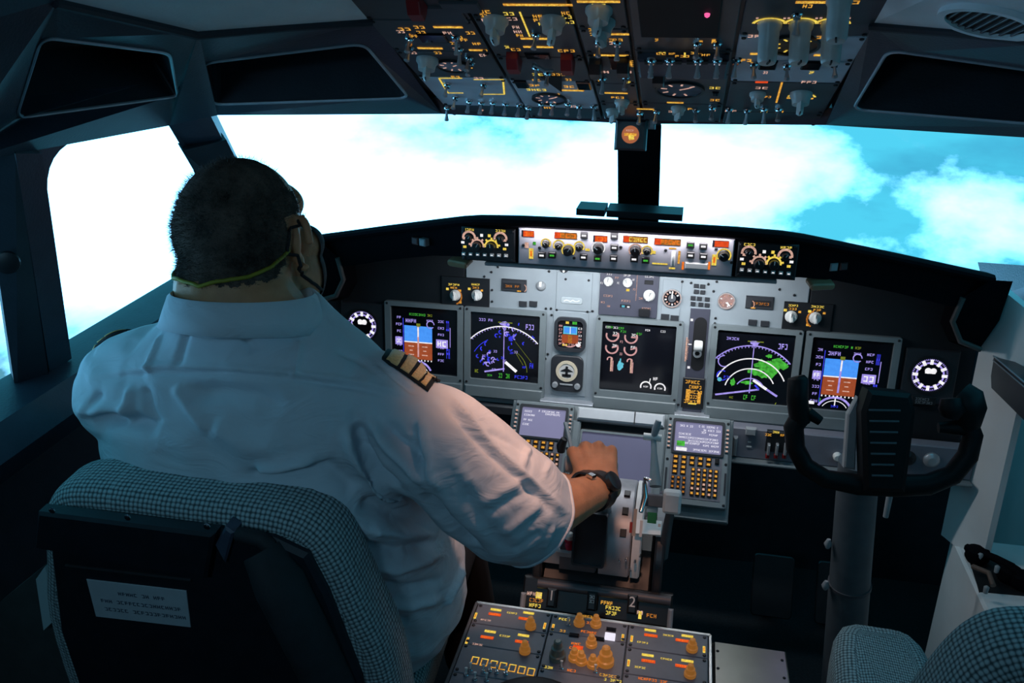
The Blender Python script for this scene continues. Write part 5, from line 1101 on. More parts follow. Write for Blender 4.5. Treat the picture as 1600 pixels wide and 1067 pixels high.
def pillow(fr, outline, n0, n1, rnd, mat_, name, parent, bulge=0.0):
    """closed cushion: outline (u,v), rounded over both rims"""
    P = np.array(outline, float); c = P.mean(0); rings = []
    for t in (0, .15, .4, .7, 1.0):
        a = math.sin(t * math.pi / 2); q = 1 - math.cos(t * math.pi / 2)
        rings.append((rnd * (1 - a), n0 + rnd * q if n1 > n0 else n0 - rnd * q))
    rings = rings + [(r_, n0 + n1 - z) for r_, z in rings[::-1]]
    def inset(d):
        out = []
        for i in range(len(P)):
            e1 = P[i] - P[i - 1]; e2 = P[(i + 1) % len(P)] - P[i]; e1 = e1 / (np.linalg.norm(e1) + 1e-9); e2 = e2 / (np.linalg.norm(e2) + 1e-9)
            b = np.array([-e1[1] - e2[1], e1[0] + e2[0]]); b = b / (np.linalg.norm(b) + 1e-9); out.append(P[i] + b * d)
        return out
    a_ = 0.5 * sum(P[i][0] * P[(i + 1) % len(P)][1] - P[(i + 1) % len(P)][0] * P[i][1] for i in range(len(P)))
    if a_ < 0: P = P[::-1]
    mb = MB(); mb.loft([[fr.w(p[0], p[1], z) for p in inset(d)] for d, z in rings]); o = obj(name, mb, mat_, parent, 60)
    k = len(P); per = [0.0]
    for i in range(k): per.append(per[-1] + float(np.linalg.norm(P[(i + 1) % k] - P[i])))
    tot = per[-1]; cr = [0.0]
    for i in range(1, len(rings)): cr.append(cr[-1] + math.hypot(rings[i][0] - rings[i - 1][0], rings[i][1] - rings[i - 1][1]))
    me = o.data; uv = me.uv_layers.new(name='cloth')
    for p in me.polygons:
        if len(p.vertices) > 4:
            for li in p.loop_indices: q = P[me.loops[li].vertex_index % k]; uv.data[li].uv = (q[0] + 5, q[1])
            continue
        us = [per[v % k] for v in p.vertices]; big_ = max(us) - min(us) > tot / 2
        for li, v in zip(p.loop_indices, p.vertices):
            u_ = per[v % k]; uv.data[li].uv = (u_ + (tot if big_ and u_ < tot / 2 else 0), cr[v // k])
    return o
def spline(pts, k=6):
    P = [np.array(p, float) for p in pts]; n = len(P); o = []
    for i in range(n):
        p0, p1, p2, p3 = P[i - 1], P[i], P[(i + 1) % n], P[(i + 2) % n]
        for j in range(k):
            t = j / k; o.append(.5 * (2 * p1 + (p2 - p0) * t + (2 * p0 - 5 * p1 + 4 * p2 - p3) * t * t + (3 * p1 - p0 - 3 * p2 + p3) * t ** 3))
    return o

def seat(cx, cy, label, full=True):
    r = root('crew_seat', (cx, cy + .2, 0), label, 'seat', 'crew seats')
    fb = Frame((cx, cy, .75), (1, 0, 0), (0, -.10, .995))
    half = [(.0, .312), (.10, .312), (.165, .305), (.200, .282), (.222, .240), (.245, .16), (.272, .06), (.280, -.1), (.27, -.26), (.12, -.29)]
    outl = [(x, y) for x, y in half] + [(-x, y) for x, y in half[::-1][:-1]]
    pillow(fb, spline(outl[::-1], 3), -.095, .0, .028, M_WOVEN, 'back_cushion', r)
    sh = [(0, .282), (.14, .282), (.185, .262), (.205, .20), (.235, .05), (.24, -.2), (.2, -.27)]
    shl = [(x, y) for x, y in sh] + [(-x, y) for x, y in sh[::-1][:-1]]
    mb = MB(); mb.prism(fb, shl, -.012, .012, .006); shell = obj('back_shell', mb, M_SHELL, r)
    # seat pan with cut-out for the control column
    fs = Frame((cx, cy + .05, .50), (1, 0, 0), (0, .995, .08))
    for e in (-1, 1): pillow(fs, spline([(e * .045, .02), (e * .23, .02), (e * .235, .25), (e * .215, .50), (e * .14, .535), (e * .065, .50), (e * .05, .3)][::e], 4), -.05, .075, .035, M_WOVEN, 'thigh_cushion', r)
    mb = MB(); mb.box(fs, -.21, .21, .02, .45, -.09, -.045, .01); obj('pan', mb, M_SHELL, r)
    mb = MB(); mb.wbox(cx - .12, cx + .12, cy + .08, cy + .42, .0, .42, .01); obj('pedestal', mb, M_SHELL, r)
    return r, fb, shell

# pilot's seat
seatL, fb, shell = seat(-.503, .935, 'crew seat seen from behind, with woven teal cover and printed label, carrying the pilot')
PS = lambda x, y, n=.012: fb.px(x, y, n)
(a0, b0), (a1, b1) = PS(72, 788), PS(345, 822); (c0, d0), (c1, d1) = PS(66, 845), PS(332, 892)
mb = MB(); mb.prism(fb, [(c0, d0), (c1, d1), (a1, b1), (a0, b0)], .010, .030, .004); tp = obj('top_plate', mb, M_SHELL, shell)
for x, y in ((82, 797), (200, 808), (324, 822)): a, b = PS(x, y, .03); inst('bolt', ME_SCREWB, shell, fb, a, b, .030)
mb = MB(); p = [PS(336, 852, .02), PS(352, 822, .02), PS(366, 832, .02), PS(352, 880, .02)]; mb.prism(fb, p, .0, .022, .003); obj('plate_flange', mb, mat('flange_slate', (.06, .08, .12), .5), shell)
(a0, b0), (a1, b1) = PS(104, 882), PS(300, 905); mb = MB(); mb.tube([fb.w(a0, b0, .013), fb.w(a1, b1, .013)], .003, 6); obj('ridge', mb, M_SHELL2, shell)
q = [PS(*p, .013) for p in ((150, 963), (298, 980), (291, 923), (135, 905))]; mb = MB(); mb.prism(fb, q, .010, .0135, .0005); lab = obj('printed_label', mb, mat('label_paper', (.50, .56, .60), .6, var=.05), seatL, label='white printed label with three lines of text')
s = Sym(fb, .0139); th = math.atan2(q[2][1] - q[3][1], q[2][0] - q[3][0])
for k, (f0, f1) in enumerate(((.30, .78), (.10, .93), (.12, .97))):
    t = (.28, .52, .74)[k]; L_ = np.array(q[3]) * (1 - t) + np.array(q[0]) * t; R_ = np.array(q[2]) * (1 - t) + np.array(q[1]) * t; A = L_ * (1 - f0) + R_ * f0; B = L_ * (1 - f1) + R_ * f1; M_ = (A + B) / 2
    s.text(M_[0], M_[1], float(np.linalg.norm(B - A)), .0062, WHI, math.atan2(B[1] - A[1], B[0] - A[0]), n=int(22 * (f1 - f0)) + 2)
obj('print', s, [mat('label_ink', (.05, .08, .13), .6)] * 15, lab, kind='stuff')
# padded arm rest folded up beside the back
ar = [fb.w(*PS(405, 868, .03), .02), fb.w(*PS(440, 905, .03), .035), fb.w(*PS(480, 985, .03), .035), fb.w(*PS(520, 1075, .03), .03), fb.w(*PS(560, 1170, .03), .03)]
mb = MB(); mb.tube(ar, [(.028, .018), (.036, .024), (.036, .024), (.036, .024), (.034, .022)], 14); obj('folded_arm_rest', mb, M_SHELL2, seatL, 60)
mb = MB(); mb.tube([fb.w(*PS(370, 838, .02), .016), fb.w(*PS(408, 842, .02), .020), fb.w(*PS(420, 856, .02), .018)], .010, 8); obj('arm_rest_hinge', mb, M_SHELL2, seatL, 50)
mb = MB(); mb.slab([at(56, 905, Y=.98), at(70, 885, Y=.98), at(92, 962, Y=.98), at(68, 985, Y=.98)], .03); obj('side_fabric', mb, M_WOVEN, seatL)
mb = MB(); mb.slab([at(0, 940, Y=1.0), at(50, 900, Y=1.0), at(118, 1030, Y=1.0), at(125, 1120, Y=1.0), at(0, 1120, Y=1.0)], .04); obj('side_cover', mb, mat('seat_side_grey', (.05, .055, .055), .8), seatL)
# co-pilot's seat
seatR, fbr, shR = seat(.655, .86, 'empty crew seat with woven teal cover, partly in view at the lower right corner')

M_YOKE = mat('yoke_black', (.005, .005, .006), .5, spec=.22)
# ================================================================== co-pilot's control wheel and column
oY = at(1380, 690, D=1.6); FY = Frame(oY, (1, 0, 0), (0, .30, .954)); PY = lambda x, y, n=0.0: FY.w(*FY.px(x, y, n), n)
yk = root('control_yoke', (oY[0] + .01, oY[1] + .12, 0), 'black control wheel on a grey column in front of the right-hand seat', 'control wheel')
mb = MB(); pth = [PY(1250, 652), PY(1240, 668), PY(1243, 700), PY(1258, 728), PY(1290, 748), PY(1340, 757), PY(1400, 759), PY(1450, 757), PY(1488, 742), PY(1512, 712), PY(1520, 680), PY(1512, 662)]
mb.tube([p for p in pth], [.019, .019, .018, .018, .018, .02, .021, .02, .019, .019, .018, .018], 14); obj('rim', mb, M_YOKE, yk, 60)
mb = MB(); mb.tube([PY(1246, 588, .012), PY(1247, 592, .012), PY(1246, 625, .008), PY(1250, 660)], [.013, .019, .020, .019], 14); obj('left_grip', mb, M_YOKE, yk, 60)
mb = MB(); mb.tube([PY(1262, 645), PY(1282, 658)], [.012, .009], 10); obj('thumb_switch', mb, M_YOKE, yk, 50)
mb = MB(); mb.tube([PY(1500, 616, .0), PY(1508, 622, .004), PY(1512, 640, .006), PY(1514, 666, .0)], [.026, .032, .032, .02], 16); obj('right_grip', mb, M_YOKE, yk, 60)
mb = MB(); mb.tube([PY(1486, 622, .02), PY(1488, 640, .022), PY(1484, 652, .02)], [.018, .024, .016], 12); obj('trim_switch', mb, M_YOKE, yk, 60)
mb = MB(); mb.tube([PY(1466, 668, .0), PY(1510, 668, .0)], [.010, .016], 10); obj('grip_arm', mb, M_YOKE, yk, 60)
hub = [FY.px(*p) for p in ((1345, 762), (1408, 764), (1424, 640), (1417, 612), (1352, 606), (1341, 640))]
mb = MB(); mb.prism(FY, hub, -.03, .034, .008); hb = obj('hub', mb, M_YOKE, yk, 40)
for k in range(7):
    (a0, b0), (a1, b1) = FY.px(1350 + k * .8, 640 + 17 * k, .034), FY.px(1414 - k * 2, 642 + 17 * k, .034); mb = MB(); mb.tube([FY.w(a0 + .008, b0, .035), FY.w(a1 - .008, b1, .035)], .0022, 6); obj('checklist_slider', mb, M_MODULE, hb)
(a, b) = FY.px(1345, 690); mb = MB(); mb.prism(FY, [FY.px(*p) for p in ((1322, 735), (1340, 738), (1344, 622), (1328, 650))], -.045, -.02, .003); obj('side_bracket', mb, M_GREYPL, yk)
cb = at(1326, 930, Y=1.72); ct = at(1340, 752, Y=1.70)
mb = MB(); dv = nrm(cb - ct); mb.tube([ct - dv * .05, ct, ct + (cb - ct) * .8, cb, cb + dv * .50], [.040, .040, .042, .043, .046], 24); cl_ = obj('column', mb, mat('column_grey', (.10, .115, .13), .45, var=.1), yk, 60)
rc = ct + (cb - ct) * .88; mb = MB(); mb.tube([rc, rc + dv * .008], [.045, .045], 24); obj('ring', mb, M_MODULE, cl_, 40)
for q in ((1294, 850), (1290, 915)): p = at(*q, Y=1.70); mb = MB(); mb.tube([p + V3(0, 0, .012), p, p - V3(0, 0, .01)], [.004, .009, .004], 10); obj('clip', mb, M_GREYPL, cl_, 50)
mb = MB(); p = at(1391, 770, Y=1.78); mb.tube([p, p - V3(0, 0, .06)], [.007, .006], 8); obj('cable', mb, M_GREYPL, yk, 50)

# ================================================================== right-hand side console, rail and lining
sc_ = root('side_console', (.9, 1.6, 0), 'pale grey console along the right-hand wall with a black tray', 'console')
zt = at(1487, 838, X=.80)[2]; yf = at(1487, 838, X=.80)[1]
mb = MB(); mb.wbox(.80, .985, 1.20, yf, 0, zt, .006); obj('body', mb, M_SIDEWALL, sc_)
ta = [at(*q, Z=zt) for q in ((1506, 850), (1572, 880), (1640, 935), (1530, 925))]
mb = MB(); mb.prism(WORLD, [(p[0], p[1]) for p in ta], zt - .004, zt + .002); obj('tray', mb, M_BLIND, sc_)
hs = root('headset', at(1570, 905, Z=zt + .02), 'black headset lying in the tray of the right-hand console', 'headset')
def P_(x, y, z=0.02): return at(x, y, Z=zt + z)
mb = MB(); mb.tube([P_(1512, 856), P_(1530, 862, .035), P_(1555, 872, .03), P_(1580, 885, .04), P_(1600, 905, .03)], [.010, .008, .009, .010, .008], 8); obj('headband', mb, M_PAD, hs, 50)
for x, y in ((1525, 875), (1575, 905), (1595, 915)): mb = MB(); mb.lathe(WORLD.moved(*P_(x, y, .004)[:2], zt + .002), 0, 0, [(.020, 0), (.026, .010), (.024, .03), (.012, .036)], 16); obj('ear_cup', mb, M_PAD, hs, 50)
mb = MB(); mb.tube([P_(1520, 885, .02), P_(1545, 895, .03), P_(1552, 915, .02)], .006, 8); obj('microphone_boom', mb, mat('boom_brown', (.14, .09, .07), .5), hs, 50)
for x, y in ((1532, 868), (1558, 888), (1541, 920)): mb = MB(); p = P_(x, y, .03); mb.lathe(WORLD.moved(*p), 0, 0, [(.005, -.01), (.006, .004), (.003, .007)], 8); obj('plug', mb, M_GREYPL, hs, 50)
mb = MB(); mb.loft([[at(1546, 522, X=.86), at(1547, 552, X=.80), at(1549, 606, X=.80), at(1562, 612, X=.86)], [at(1660, 612, X=.86), at(1660, 645, X=.78), at(1660, 716, X=.78), at(1680, 716, X=.86)]])
rl = struct('trim_9', mb, mat('rail_dark', (.035, .04, .05), .4), 'dark padded rail below the right side window', 30)
for dy in (0, 7): mb = MB(); mb.tube([at(1552, 556 + dy, X=.797), at(1650, 640 + dy, X=.781)], .0016, 6); obj('bright_line', mb, M_EDGE, rl)
mb = MB(); mb.slab([at(1540, 412, X=.86), at(1700, 424, X=.90), at(1700, 690, X=.88), at(1580, 575, X=.85), at(1556, 470, X=.85)], -.02); struct('trim_10', mb, M_FRAME, 'blue-lit lining in the corner of the right windshield')

# ================================================================== the pilot
from mathutils.bvhtree import BVHTree
def skin_mat():
    m = mat('skin', (.56, .27, .14), .5, var=.16, scale=28, bump=.25, bscale=420, spec=.35)
    m.node_tree.nodes['Principled BSDF'].inputs['Subsurface Weight'].default_value = .08
    return m
M_SKIN = skin_mat()
def shirt_mat():
    m = mat('shirt_white_cotton', (.62, .68, .74), .8, var=.03, scale=9, spec=.15); t = m.node_tree; b = t.nodes['Principled BSDF']
    tcn = t.nodes.new('ShaderNodeTexCoord'); mpn = t.nodes.new('ShaderNodeMapping'); mpn.inputs['Scale'].default_value = (1.0, 1.0, 2.2); mpn.inputs['Rotation'].default_value = (0, .5, 0); t.links.new(tcn.outputs['Object'], mpn.inputs[0])
    n1 = t.nodes.new('ShaderNodeTexNoise'); n1.inputs['Scale'].default_value = 12; n1.inputs['Detail'].default_value = 3; n1.inputs['Distortion'].default_value = 1.2; t.links.new(mpn.outputs[0], n1.inputs['Vector'])
    bp = t.nodes.new('ShaderNodeBump'); bp.inputs['Strength'].default_value = .42; bp.inputs['Distance'].default_value = .012; t.links.new(n1.outputs['Fac'], bp.inputs['Height']); t.links.new(bp.outputs[0], b.inputs['Normal'])
    return m
M_SHIRT = shirt_mat(); M_TROU = mat('trousers_black', (.008, .008, .011), .85, var=.2)

def ellipsoid(mb, c, r, R=None, seg=20, rings=12):
    c = np.array(c, float); R = np.eye(3) if R is None else R; vs = []; fs = []
    for i in range(1, rings):
        th = math.pi * i / rings
        for j in range(seg):
            ph = 2 * math.pi * j / seg; vs.append(c + R @ np.array([r[0] * math.sin(th) * math.cos(ph), r[1] * math.sin(th) * math.sin(ph), r[2] * math.cos(th)]))
    top = len(vs); vs.append(c + R @ np.array([0, 0, r[2]])); vs.append(c + R @ np.array([0, 0, -r[2]]))
    for i in range(rings - 2):
        for j in range(seg): k = (j + 1) % seg; fs.append((i * seg + j, i * seg + k, (i + 1) * seg + k, (i + 1) * seg + j))
    for j in range(seg): k = (j + 1) % seg; fs.append((top, k, j)); fs.append((top + 1, (rings - 2) * seg + j, (rings - 2) * seg + k))
    mb.add(vs, fs)
def limb(mb, pts, rad, seg=16):
    """chain of round sections with ball ends"""
    P = [np.array(p, float) for p in pts]; mb.tube(P, rad, seg)
    for p, r_ in zip(P, rad): rr_ = r_ if not hasattr(r_, '__len__') else min(r_); ellipsoid(mb, p, (rr_, rr_, rr_), seg=14, rings=8)
def fuse(mb, voxel, smooth_it, fac=0.5):
    me = mesh_of(mb, M_SKIN); o = bpy.data.objects.new('tmp', me); COL.objects.link(o)
    md = o.modifiers.new('r', 'REMESH'); md.mode = 'VOXEL'; md.voxel_size = voxel; md.use_smooth_shade = True
    ms = o.modifiers.new('s', 'SMOOTH'); ms.iterations = smooth_it; ms.factor = fac
    bpy.context.view_layer.update(); me2 = bpy.data.meshes.new_from_object(o.evaluated_get(bpy.context.evaluated_depsgraph_get())); bpy.data.objects.remove(o)
    n = len(me2.vertices); v = np.empty(n * 3); me2.vertices.foreach_get('co', v); return me2, v.reshape(-1, 3)
def vnormals(me):
    n = np.empty(len(me.vertices) * 3); me.vertices.foreach_get('normal', n); return n.reshape(-1, 3)
def setco(me, v): me.vertices.foreach_set('co', v.ravel()); me.update()
def link_mesh(name, me, mats, parent, base):
    v = np.empty(len(me.vertices) * 3); me.vertices.foreach_get('co', v); v = v.reshape(-1, 3) - np.array(base); setco(me, v)
    me.materials.clear()
    for m_ in (mats if isinstance(mats, (list, tuple)) else [mats]): me.materials.append(m_)
    me.polygons.foreach_set('use_smooth', [True] * len(me.polygons)); me.update()
    o = bpy.data.objects.new(name, me); COL.objects.link(o); o.parent = parent; return o
def bvh_of(me): return BVHTree.FromPolygons([tuple(q.co) for q in me.vertices], [tuple(p.vertices) for p in me.polygons])
def cast(tree, x, y, off=0.0):
    h_, n_, _, _ = tree.ray_cast(Vector(CAM.tolist()), Vector(nrm(ray(x, y)).tolist()))
    if h_ is None:
        return None
    return np.array(h_) + np.array(n_) * off
def snap(tree, p, off=0.0):
    h_, n_, _, _ = tree.find_nearest(Vector(np.array(p).tolist())); return np.array(h_) + np.array(n_) * off, np.array(n_)

PB0 = V3(-.495, 1.17, .44)
pilot = root('person', PB0, 'seated person in white short-sleeved shirt with striped epaulettes, hand on the throttles', 'person')

# ---- head frame: turned a little to the right, tipped slightly forward
HC = at(384, 358, D=1.2); yaw = math.radians(-4); pit = math.radians(-4)
HR = np.array(Matrix.Rotation(yaw, 3, 'Z') @ Matrix.Rotation(pit, 3, 'X'))
H = lambda x, y, z: HC + HR @ V3(x, y, z)
# ---- body skin
mb = MB()
ellipsoid(mb, H(0, -.012, .016), (.077, .095, .083), HR, 28, 18)
ellipsoid(mb, H(0, -.030, .000), (.080, .080, .080), HR, 24, 16)
ellipsoid(mb, H(0, .050, -.035), (.064, .058, .085), HR, 24, 16)       # face
ellipsoid(mb, H(0, .072, -.085), (.045, .035, .035), HR)               # chin
ellipsoid(mb, H(0, .062, .030), (.058, .026, .034), HR)                # brow
ellipsoid(mb, H(0, .103, -.022), (.014, .018, .024), HR)               # nose
for e in (-1, 1): ellipsoid(mb, H(e * .048, .055, -.075), (.034, .045, .050), HR); ellipsoid(mb, H(e * .055, .062, -.03), (.024, .034, .026), HR)
NB = V3(-.470, 1.085, 1.215)
limb(mb, [H(0, -.030, -.045), H(0, -.040, -.085), NB + V3(0, .0, .03), NB + V3(0, 0, -.03)], [.076, .082, .086, .088], 20)
ellipsoid(mb, H(0, -.072, -.072), (.060, .030, .026), HR)              # roll at the nape
for e in (-1, 1):                                                      # ears
    Re = HR @ np.array(Matrix.Rotation(e * .6, 3, 'Z') @ Matrix.Rotation(-.18, 3, 'X'))
    mb.tube([H(e * .079, -.004, -.014) + Re @ V3(e * (.010 - .008 * math.cos(t)), .019 * math.cos(t), .034 * math.sin(t)) for t in np.linspace(-1.9, 3.2, 14)], [.0062] * 14, 8)
    ellipsoid(mb, H(e * .078, .002, -.012), (.006, .014, .024), Re); ellipsoid(mb, H(e * .079, .008, -.041), (.006, .009, .010), Re)
# torso core under the shirt
for z, cx, cy, rx, ry in ((.60, -.49, 1.19, .17, .15), (.80, -.49, 1.17, .18, .15), (1.0, -.485, 1.12, .18, .12), (1.10, -.48, 1.09, .17, .10)): ellipsoid(mb, (cx, cy, z), (rx, ry, .14))
# right arm
SHR = V3(-.288, 1.090, 1.118); ELR = at(822, 812, D=1.27); WR = at(937, 765, D=1.475)
limb(mb, [NB + V3(.05, 0, -.06), SHR], [.06, .062]); limb(mb, [SHR, SHR + (ELR - SHR) * .5, ELR], [.058, .052, .043])
fa = ELR + (WR - ELR) * .35; limb(mb, [ELR, fa, ELR + (WR - ELR) * .7, WR], [.044, .043, .034, .0285])
# right hand closed over the lever grip
KC = at(926, 704, D=1.555)
fwd = nrm(KC - WR); acr = nrm(at(966, 716, D=1.53) - at(886, 712, D=1.545)); acr = nrm(acr - fwd * (acr @ fwd)); upn = nrm(np.cross(acr, fwd))
kn_ = []
for k, (t, ln, rz) in enumerate(((-.036, .0, .0098), (-.012, .006, .0103), (.012, .004, .0098), (.034, -.006, .0088))):
    kn_.append(KC + acr * t + fwd * ln + upn * (.004 if k in (1, 2) else 0))
for k, p in enumerate(kn_): limb(mb, [WR + acr * (-.016 + .011 * k), WR + (p - WR) * .5 + acr * (-.006 + .004 * k), p], [.021, .0150, .0112], 12)
ellipsoid(mb, WR + fwd * .045 - upn * .012, (.036, .030, .018), np.stack([acr, fwd, upn], 1)); ellipsoid(mb, WR + fwd * .040 - acr * .026 - upn * .012, (.020, .030, .018), np.stack([acr, fwd, upn], 1))
down = -upn
for p in kn_: ellipsoid(mb, p + upn * .0045 - fwd * .004, (.0095, .013, .0105), np.stack([acr, fwd, upn], 1))
for k, p in enumerate(kn_):
    L1, L2_, L3 = ((.042, .026, .020), (.046, .029, .021), (.043, .027, .020), (.034, .021, .018))[k]; r0 = (.0105, .0108, .0102, .0090)[k]
    a = p + nrm(fwd * .75 + down * .66) * L1; b = a + nrm(down * .92 - fwd * .38) * L2_; c = b + nrm(-fwd * .85 + down * .25) * L3
    limb(mb, [p, a, b, c], [r0 * 1.12, r0, r0 * .92, r0 * .8], 10)
tb = WR + fwd * .022 - acr * .030 - upn * .010; t1 = tb + nrm(fwd * .6 - acr * .75 + down * .2) * .034; t2 = t1 + nrm(fwd * .8 - acr * .1 + down * .55) * .030; t3 = t2 + nrm(fwd * .5 + acr * .55 + down * .6) * .024
limb(mb, [tb, t1, t2, t3], [.016, .0130, .0118, .0095], 10)
# left arm, reaching forward
SHL = V3(-.655, 1.070, 1.132); ELL = V3(-.735, 1.30, .90); WL = V3(-.63, 1.52, .90)
limb(mb, [NB + V3(-.05, 0, -.06), SHL], [.06, .062]); limb(mb, [SHL, (SHL + ELL) / 2, ELL], [.058, .052, .042]); limb(mb, [ELL, (ELL + WL) / 2, WL], [.043, .038, .028])
ellipsoid(mb, WL + V3(.02, .04, .0), (.03, .045, .035))
for k in range(4): q = WL + V3(.002 + .0, .070, .030 - .022 * k); limb(mb, [WL + V3(.01, .03, .02 - .014 * k), q, q + V3(.035, .012, 0), q + V3(.045, -.016, 0)], [.012, .0105, .010, .008], 10)
limb(mb, [WL + V3(.01, .02, .03), WL + V3(.03, .04, .055), WL + V3(.05, .06, .05)], [.014, .012, .009], 10)
# legs
for e in (-1, 1):
    hx = -.495 + e * .11; limb(mb, [V3(hx, 1.16, .60), V3(hx + e * .04, 1.55, .60), V3(hx + e * .05, 1.72, .20), V3(hx + e * .05, 1.74, .09)], [.085, .06, .045, .035])
    limb(mb, [V3(hx + e * .05, 1.72, .045), V3(hx + e * .055, 1.92, .04)], [.04, .034])
me_b, vb = fuse(mb, .0034, 4)
body = link_mesh('body', me_b, M_SKIN, pilot, PB0)
me_bw = me_b.copy(); vb = vb.copy(); setco(me_bw, vb); tb_ = bvh_of(me_bw)

# ---- shirt
mb = MB()
def ring(z, cx, cy, rx, ry, tilt=0.0, seg=36, p=2.4):
    o = []
    for j in range(seg):
        a = 2 * math.pi * j / seg; c, s_ = math.cos(a), math.sin(a); x = rx * math.copysign(abs(c) ** (2 / p), c); y = ry * math.copysign(abs(s_) ** (2 / p), s_); o.append(V3(cx + x, cy + y, z + tilt * y))
    return o
mb.loft([ring(.590, -.462, 1.245, .215, .215, -.24), ring(.65, -.460, 1.240, .242, .240, -.20), ring(.76, -.468, 1.210, .256, .232, -.12), ring(.87, -.478, 1.165, .252, .200), ring(.97, -.484, 1.128, .245, .170), ring(1.05, -.480, 1.105, .244, .150), ring(1.12, -.478, 1.092, .236, .132, .04), ring(1.175, -.474, 1.086, .212, .116, .06), ring(1.215, -.472, 1.084, .165, .106, .08), ring(1.245, -.471, 1.086, .120, .098, .10), ring(1.265, -.470, 1.088, .094, .092, .12)])
limb(mb, [SHR + V3(-.06, 0, .015), SHR + V3(.0, 0, .005)], [.085, .086], 20)
c1, c2, c3, c4 = at(692, 700, D=1.19), at(752, 755, D=1.22), at(800, 790, D=1.25), at(836, 808, D=1.285)
mb.tube([SHR + V3(-.01, 0, -.005), c1, c2, c3, c4], [.082, .083, .087, .088, .074], 24)
limb(mb, [SHL + V3(.05, 0, .015), SHL, SHL + V3(-.01, .0, -.01)], [.085, .082, .080], 20)
mb.tube([SHL + V3(-.005, .0, -.0), SHL * .6 + ELL * .4 + V3(0, -.01, 0), ELL + V3(.01, -.02, .01)], [.082, .082, .076], 24)
me_s, v = fuse(mb, .0038, 9)
n_ = vnormals(me_s); tree = bvh_of(me_s)
# folds, drawn over the cloth as ridges (+) and creases (-): photograph polyline -> path on the shirt
folds = [([(160, 592), (250, 580), (350, 582), (450, 590), (560, 606), (640, 625)], -.0030, .005),      # yoke seam
 ([(160, 585), (250, 573), (350, 575), (450, 583), (560, 599), (640, 617)], .0022, .006),
 ([(468, 530), (462, 570), (456, 600)], .0025, .005), ([(225, 600), (232, 640), (250, 670)], -.005, .010), ([(205, 600), (200, 640), (185, 670)], .004, .009), ([(270, 600), (300, 640), (330, 680)], .004, .010), ([(160, 610), (140, 640), (125, 665)], -.004, .008),
 ([(120, 668), (170, 655), (215, 660), (250, 680)], -.010, .014), ([(112, 650), (160, 640), (215, 645)], .006, .012), ([(290, 620), (340, 612), (400, 618), (450, 640)], -.006, .016), ([(330, 660), (380, 690), (450, 700)], .006, .02), ([(400, 735), (440, 730), (500, 715)], .009, .010), ([(380, 742), (440, 742), (520, 728)], -.007, .010),
 ([(250, 520), (235, 560), (230, 590)], .003, .007), ([(300, 500), (285, 545), (275, 575)], -.003, .007), ([(380, 520), (400, 550)], -.003, .008),
 ([(540, 660), (545, 700), (560, 730), (600, 760), (640, 790)], .010, .009), ([(556, 655), (566, 700), (590, 735), (630, 765)], -.010, .010), ([(575, 650), (600, 690), (640, 730), (665, 760)], .007, .008), ([(600, 660), (640, 700), (668, 735)], -.008, .010), ([(655, 650), (660, 690), (672, 740), (690, 770)], .006, .007), ([(645, 660), (650, 700), (660, 750)], -.005, .007),
 ([(660, 770), (690, 810), (720, 840), (745, 862)], -.014, .014), ([(560, 780), (600, 800), (660, 815), (690, 830)], -.008, .014), ([(570, 815), (620, 832), (680, 835)], .008, .010), ([(560, 850), (620, 862), (690, 845)], -.008, .010), ([(565, 880), (620, 890), (690, 868)], .007, .009), ([(575, 910), (640, 918), (690, 905)], -.006, .009), ([(585, 940), (640, 948), (690, 935)], .006, .009), ([(595, 965), (640, 970)], -.005, .008), ([(690, 950), (715, 905), (735, 862)], .006, .010),
 ([(480, 765), (540, 800), (600, 850)], .006, .014), ([(500, 720), (560, 770)], -.006, .014),
 ([(700, 612), (735, 655), (770, 695), (820, 742), (890, 802)], .0060, .006), ([(690, 622), (730, 672), (770, 712), (820, 758), (880, 812)], -.0045, .008),
 ([(760, 672), (800, 690), (835, 720)], -.004, .008), ([(832, 690), (815, 730)], .004, .006), ([(862, 715), (850, 745)], .0035, .006), ([(745, 790), (790, 765), (830, 742)], .004, .008), ([(755, 805), (800, 780), (850, 760)], -.004, .008), ([(780, 840), (830, 800), (850, 780)], .005, .009), ([(800, 865), (850, 830)], -.004, .008), ([(720, 760), (760, 820), (800, 870)], -.006, .014), ([(700, 700), (735, 760)], .005, .012), ([(850, 860), (865, 820)], .004, .007),
 ([(585, 560), (620, 590), (655, 620)], -.003, .006), ([(520, 545), (560, 560), (600, 590)], -.003, .010)]
disp = np.zeros(len(v))
for pl, amp, wd_ in folds:
    pts = []
    for i in range(len(pl) - 1):
        for t in np.linspace(0, 1, 5, endpoint=(i == len(pl) - 2)):
            c = cast(tree, pl[i][0] * (1 - t) + pl[i + 1][0] * t, pl[i][1] * (1 - t) + pl[i + 1][1] * t)
            if c is not None: pts.append(c)
    if len(pts) < 2: continue
    P = np.array(pts); best = np.full(len(v), 9.0); tp_ = np.zeros(len(v))
    cen, rad_ = P.mean(0), np.linalg.norm(P - P.mean(0), axis=1).max() + 4 * wd_
    idx = np.where(np.linalg.norm(v - cen, axis=1) < rad_)[0]; w0 = v[idx]; b0 = np.full(len(idx), 9.0); t0_ = np.zeros(len(idx))
    for i in range(len(P) - 1):
        d = P[i + 1] - P[i]; L2q = d @ d + 1e-12
        if L2q > .06 ** 2: continue
        t = np.clip(((w0 - P[i]) @ d) / L2q, 0, 1); q = np.linalg.norm(w0 - (P[i] + t[:, None] * d), axis=1); better = q < b0; b0 = np.where(better, q, b0); t0_ = np.where(better, (i + t) / (len(P) - 1), t0_)
    fade = np.clip(np.minimum(t0_, 1 - t0_) * 6, .15, 1); disp[idx] += (1.0 if pl[0][0] > 690 else 2.0) * amp * fade * np.exp(-(b0 / (wd_ * .85)) ** 2)
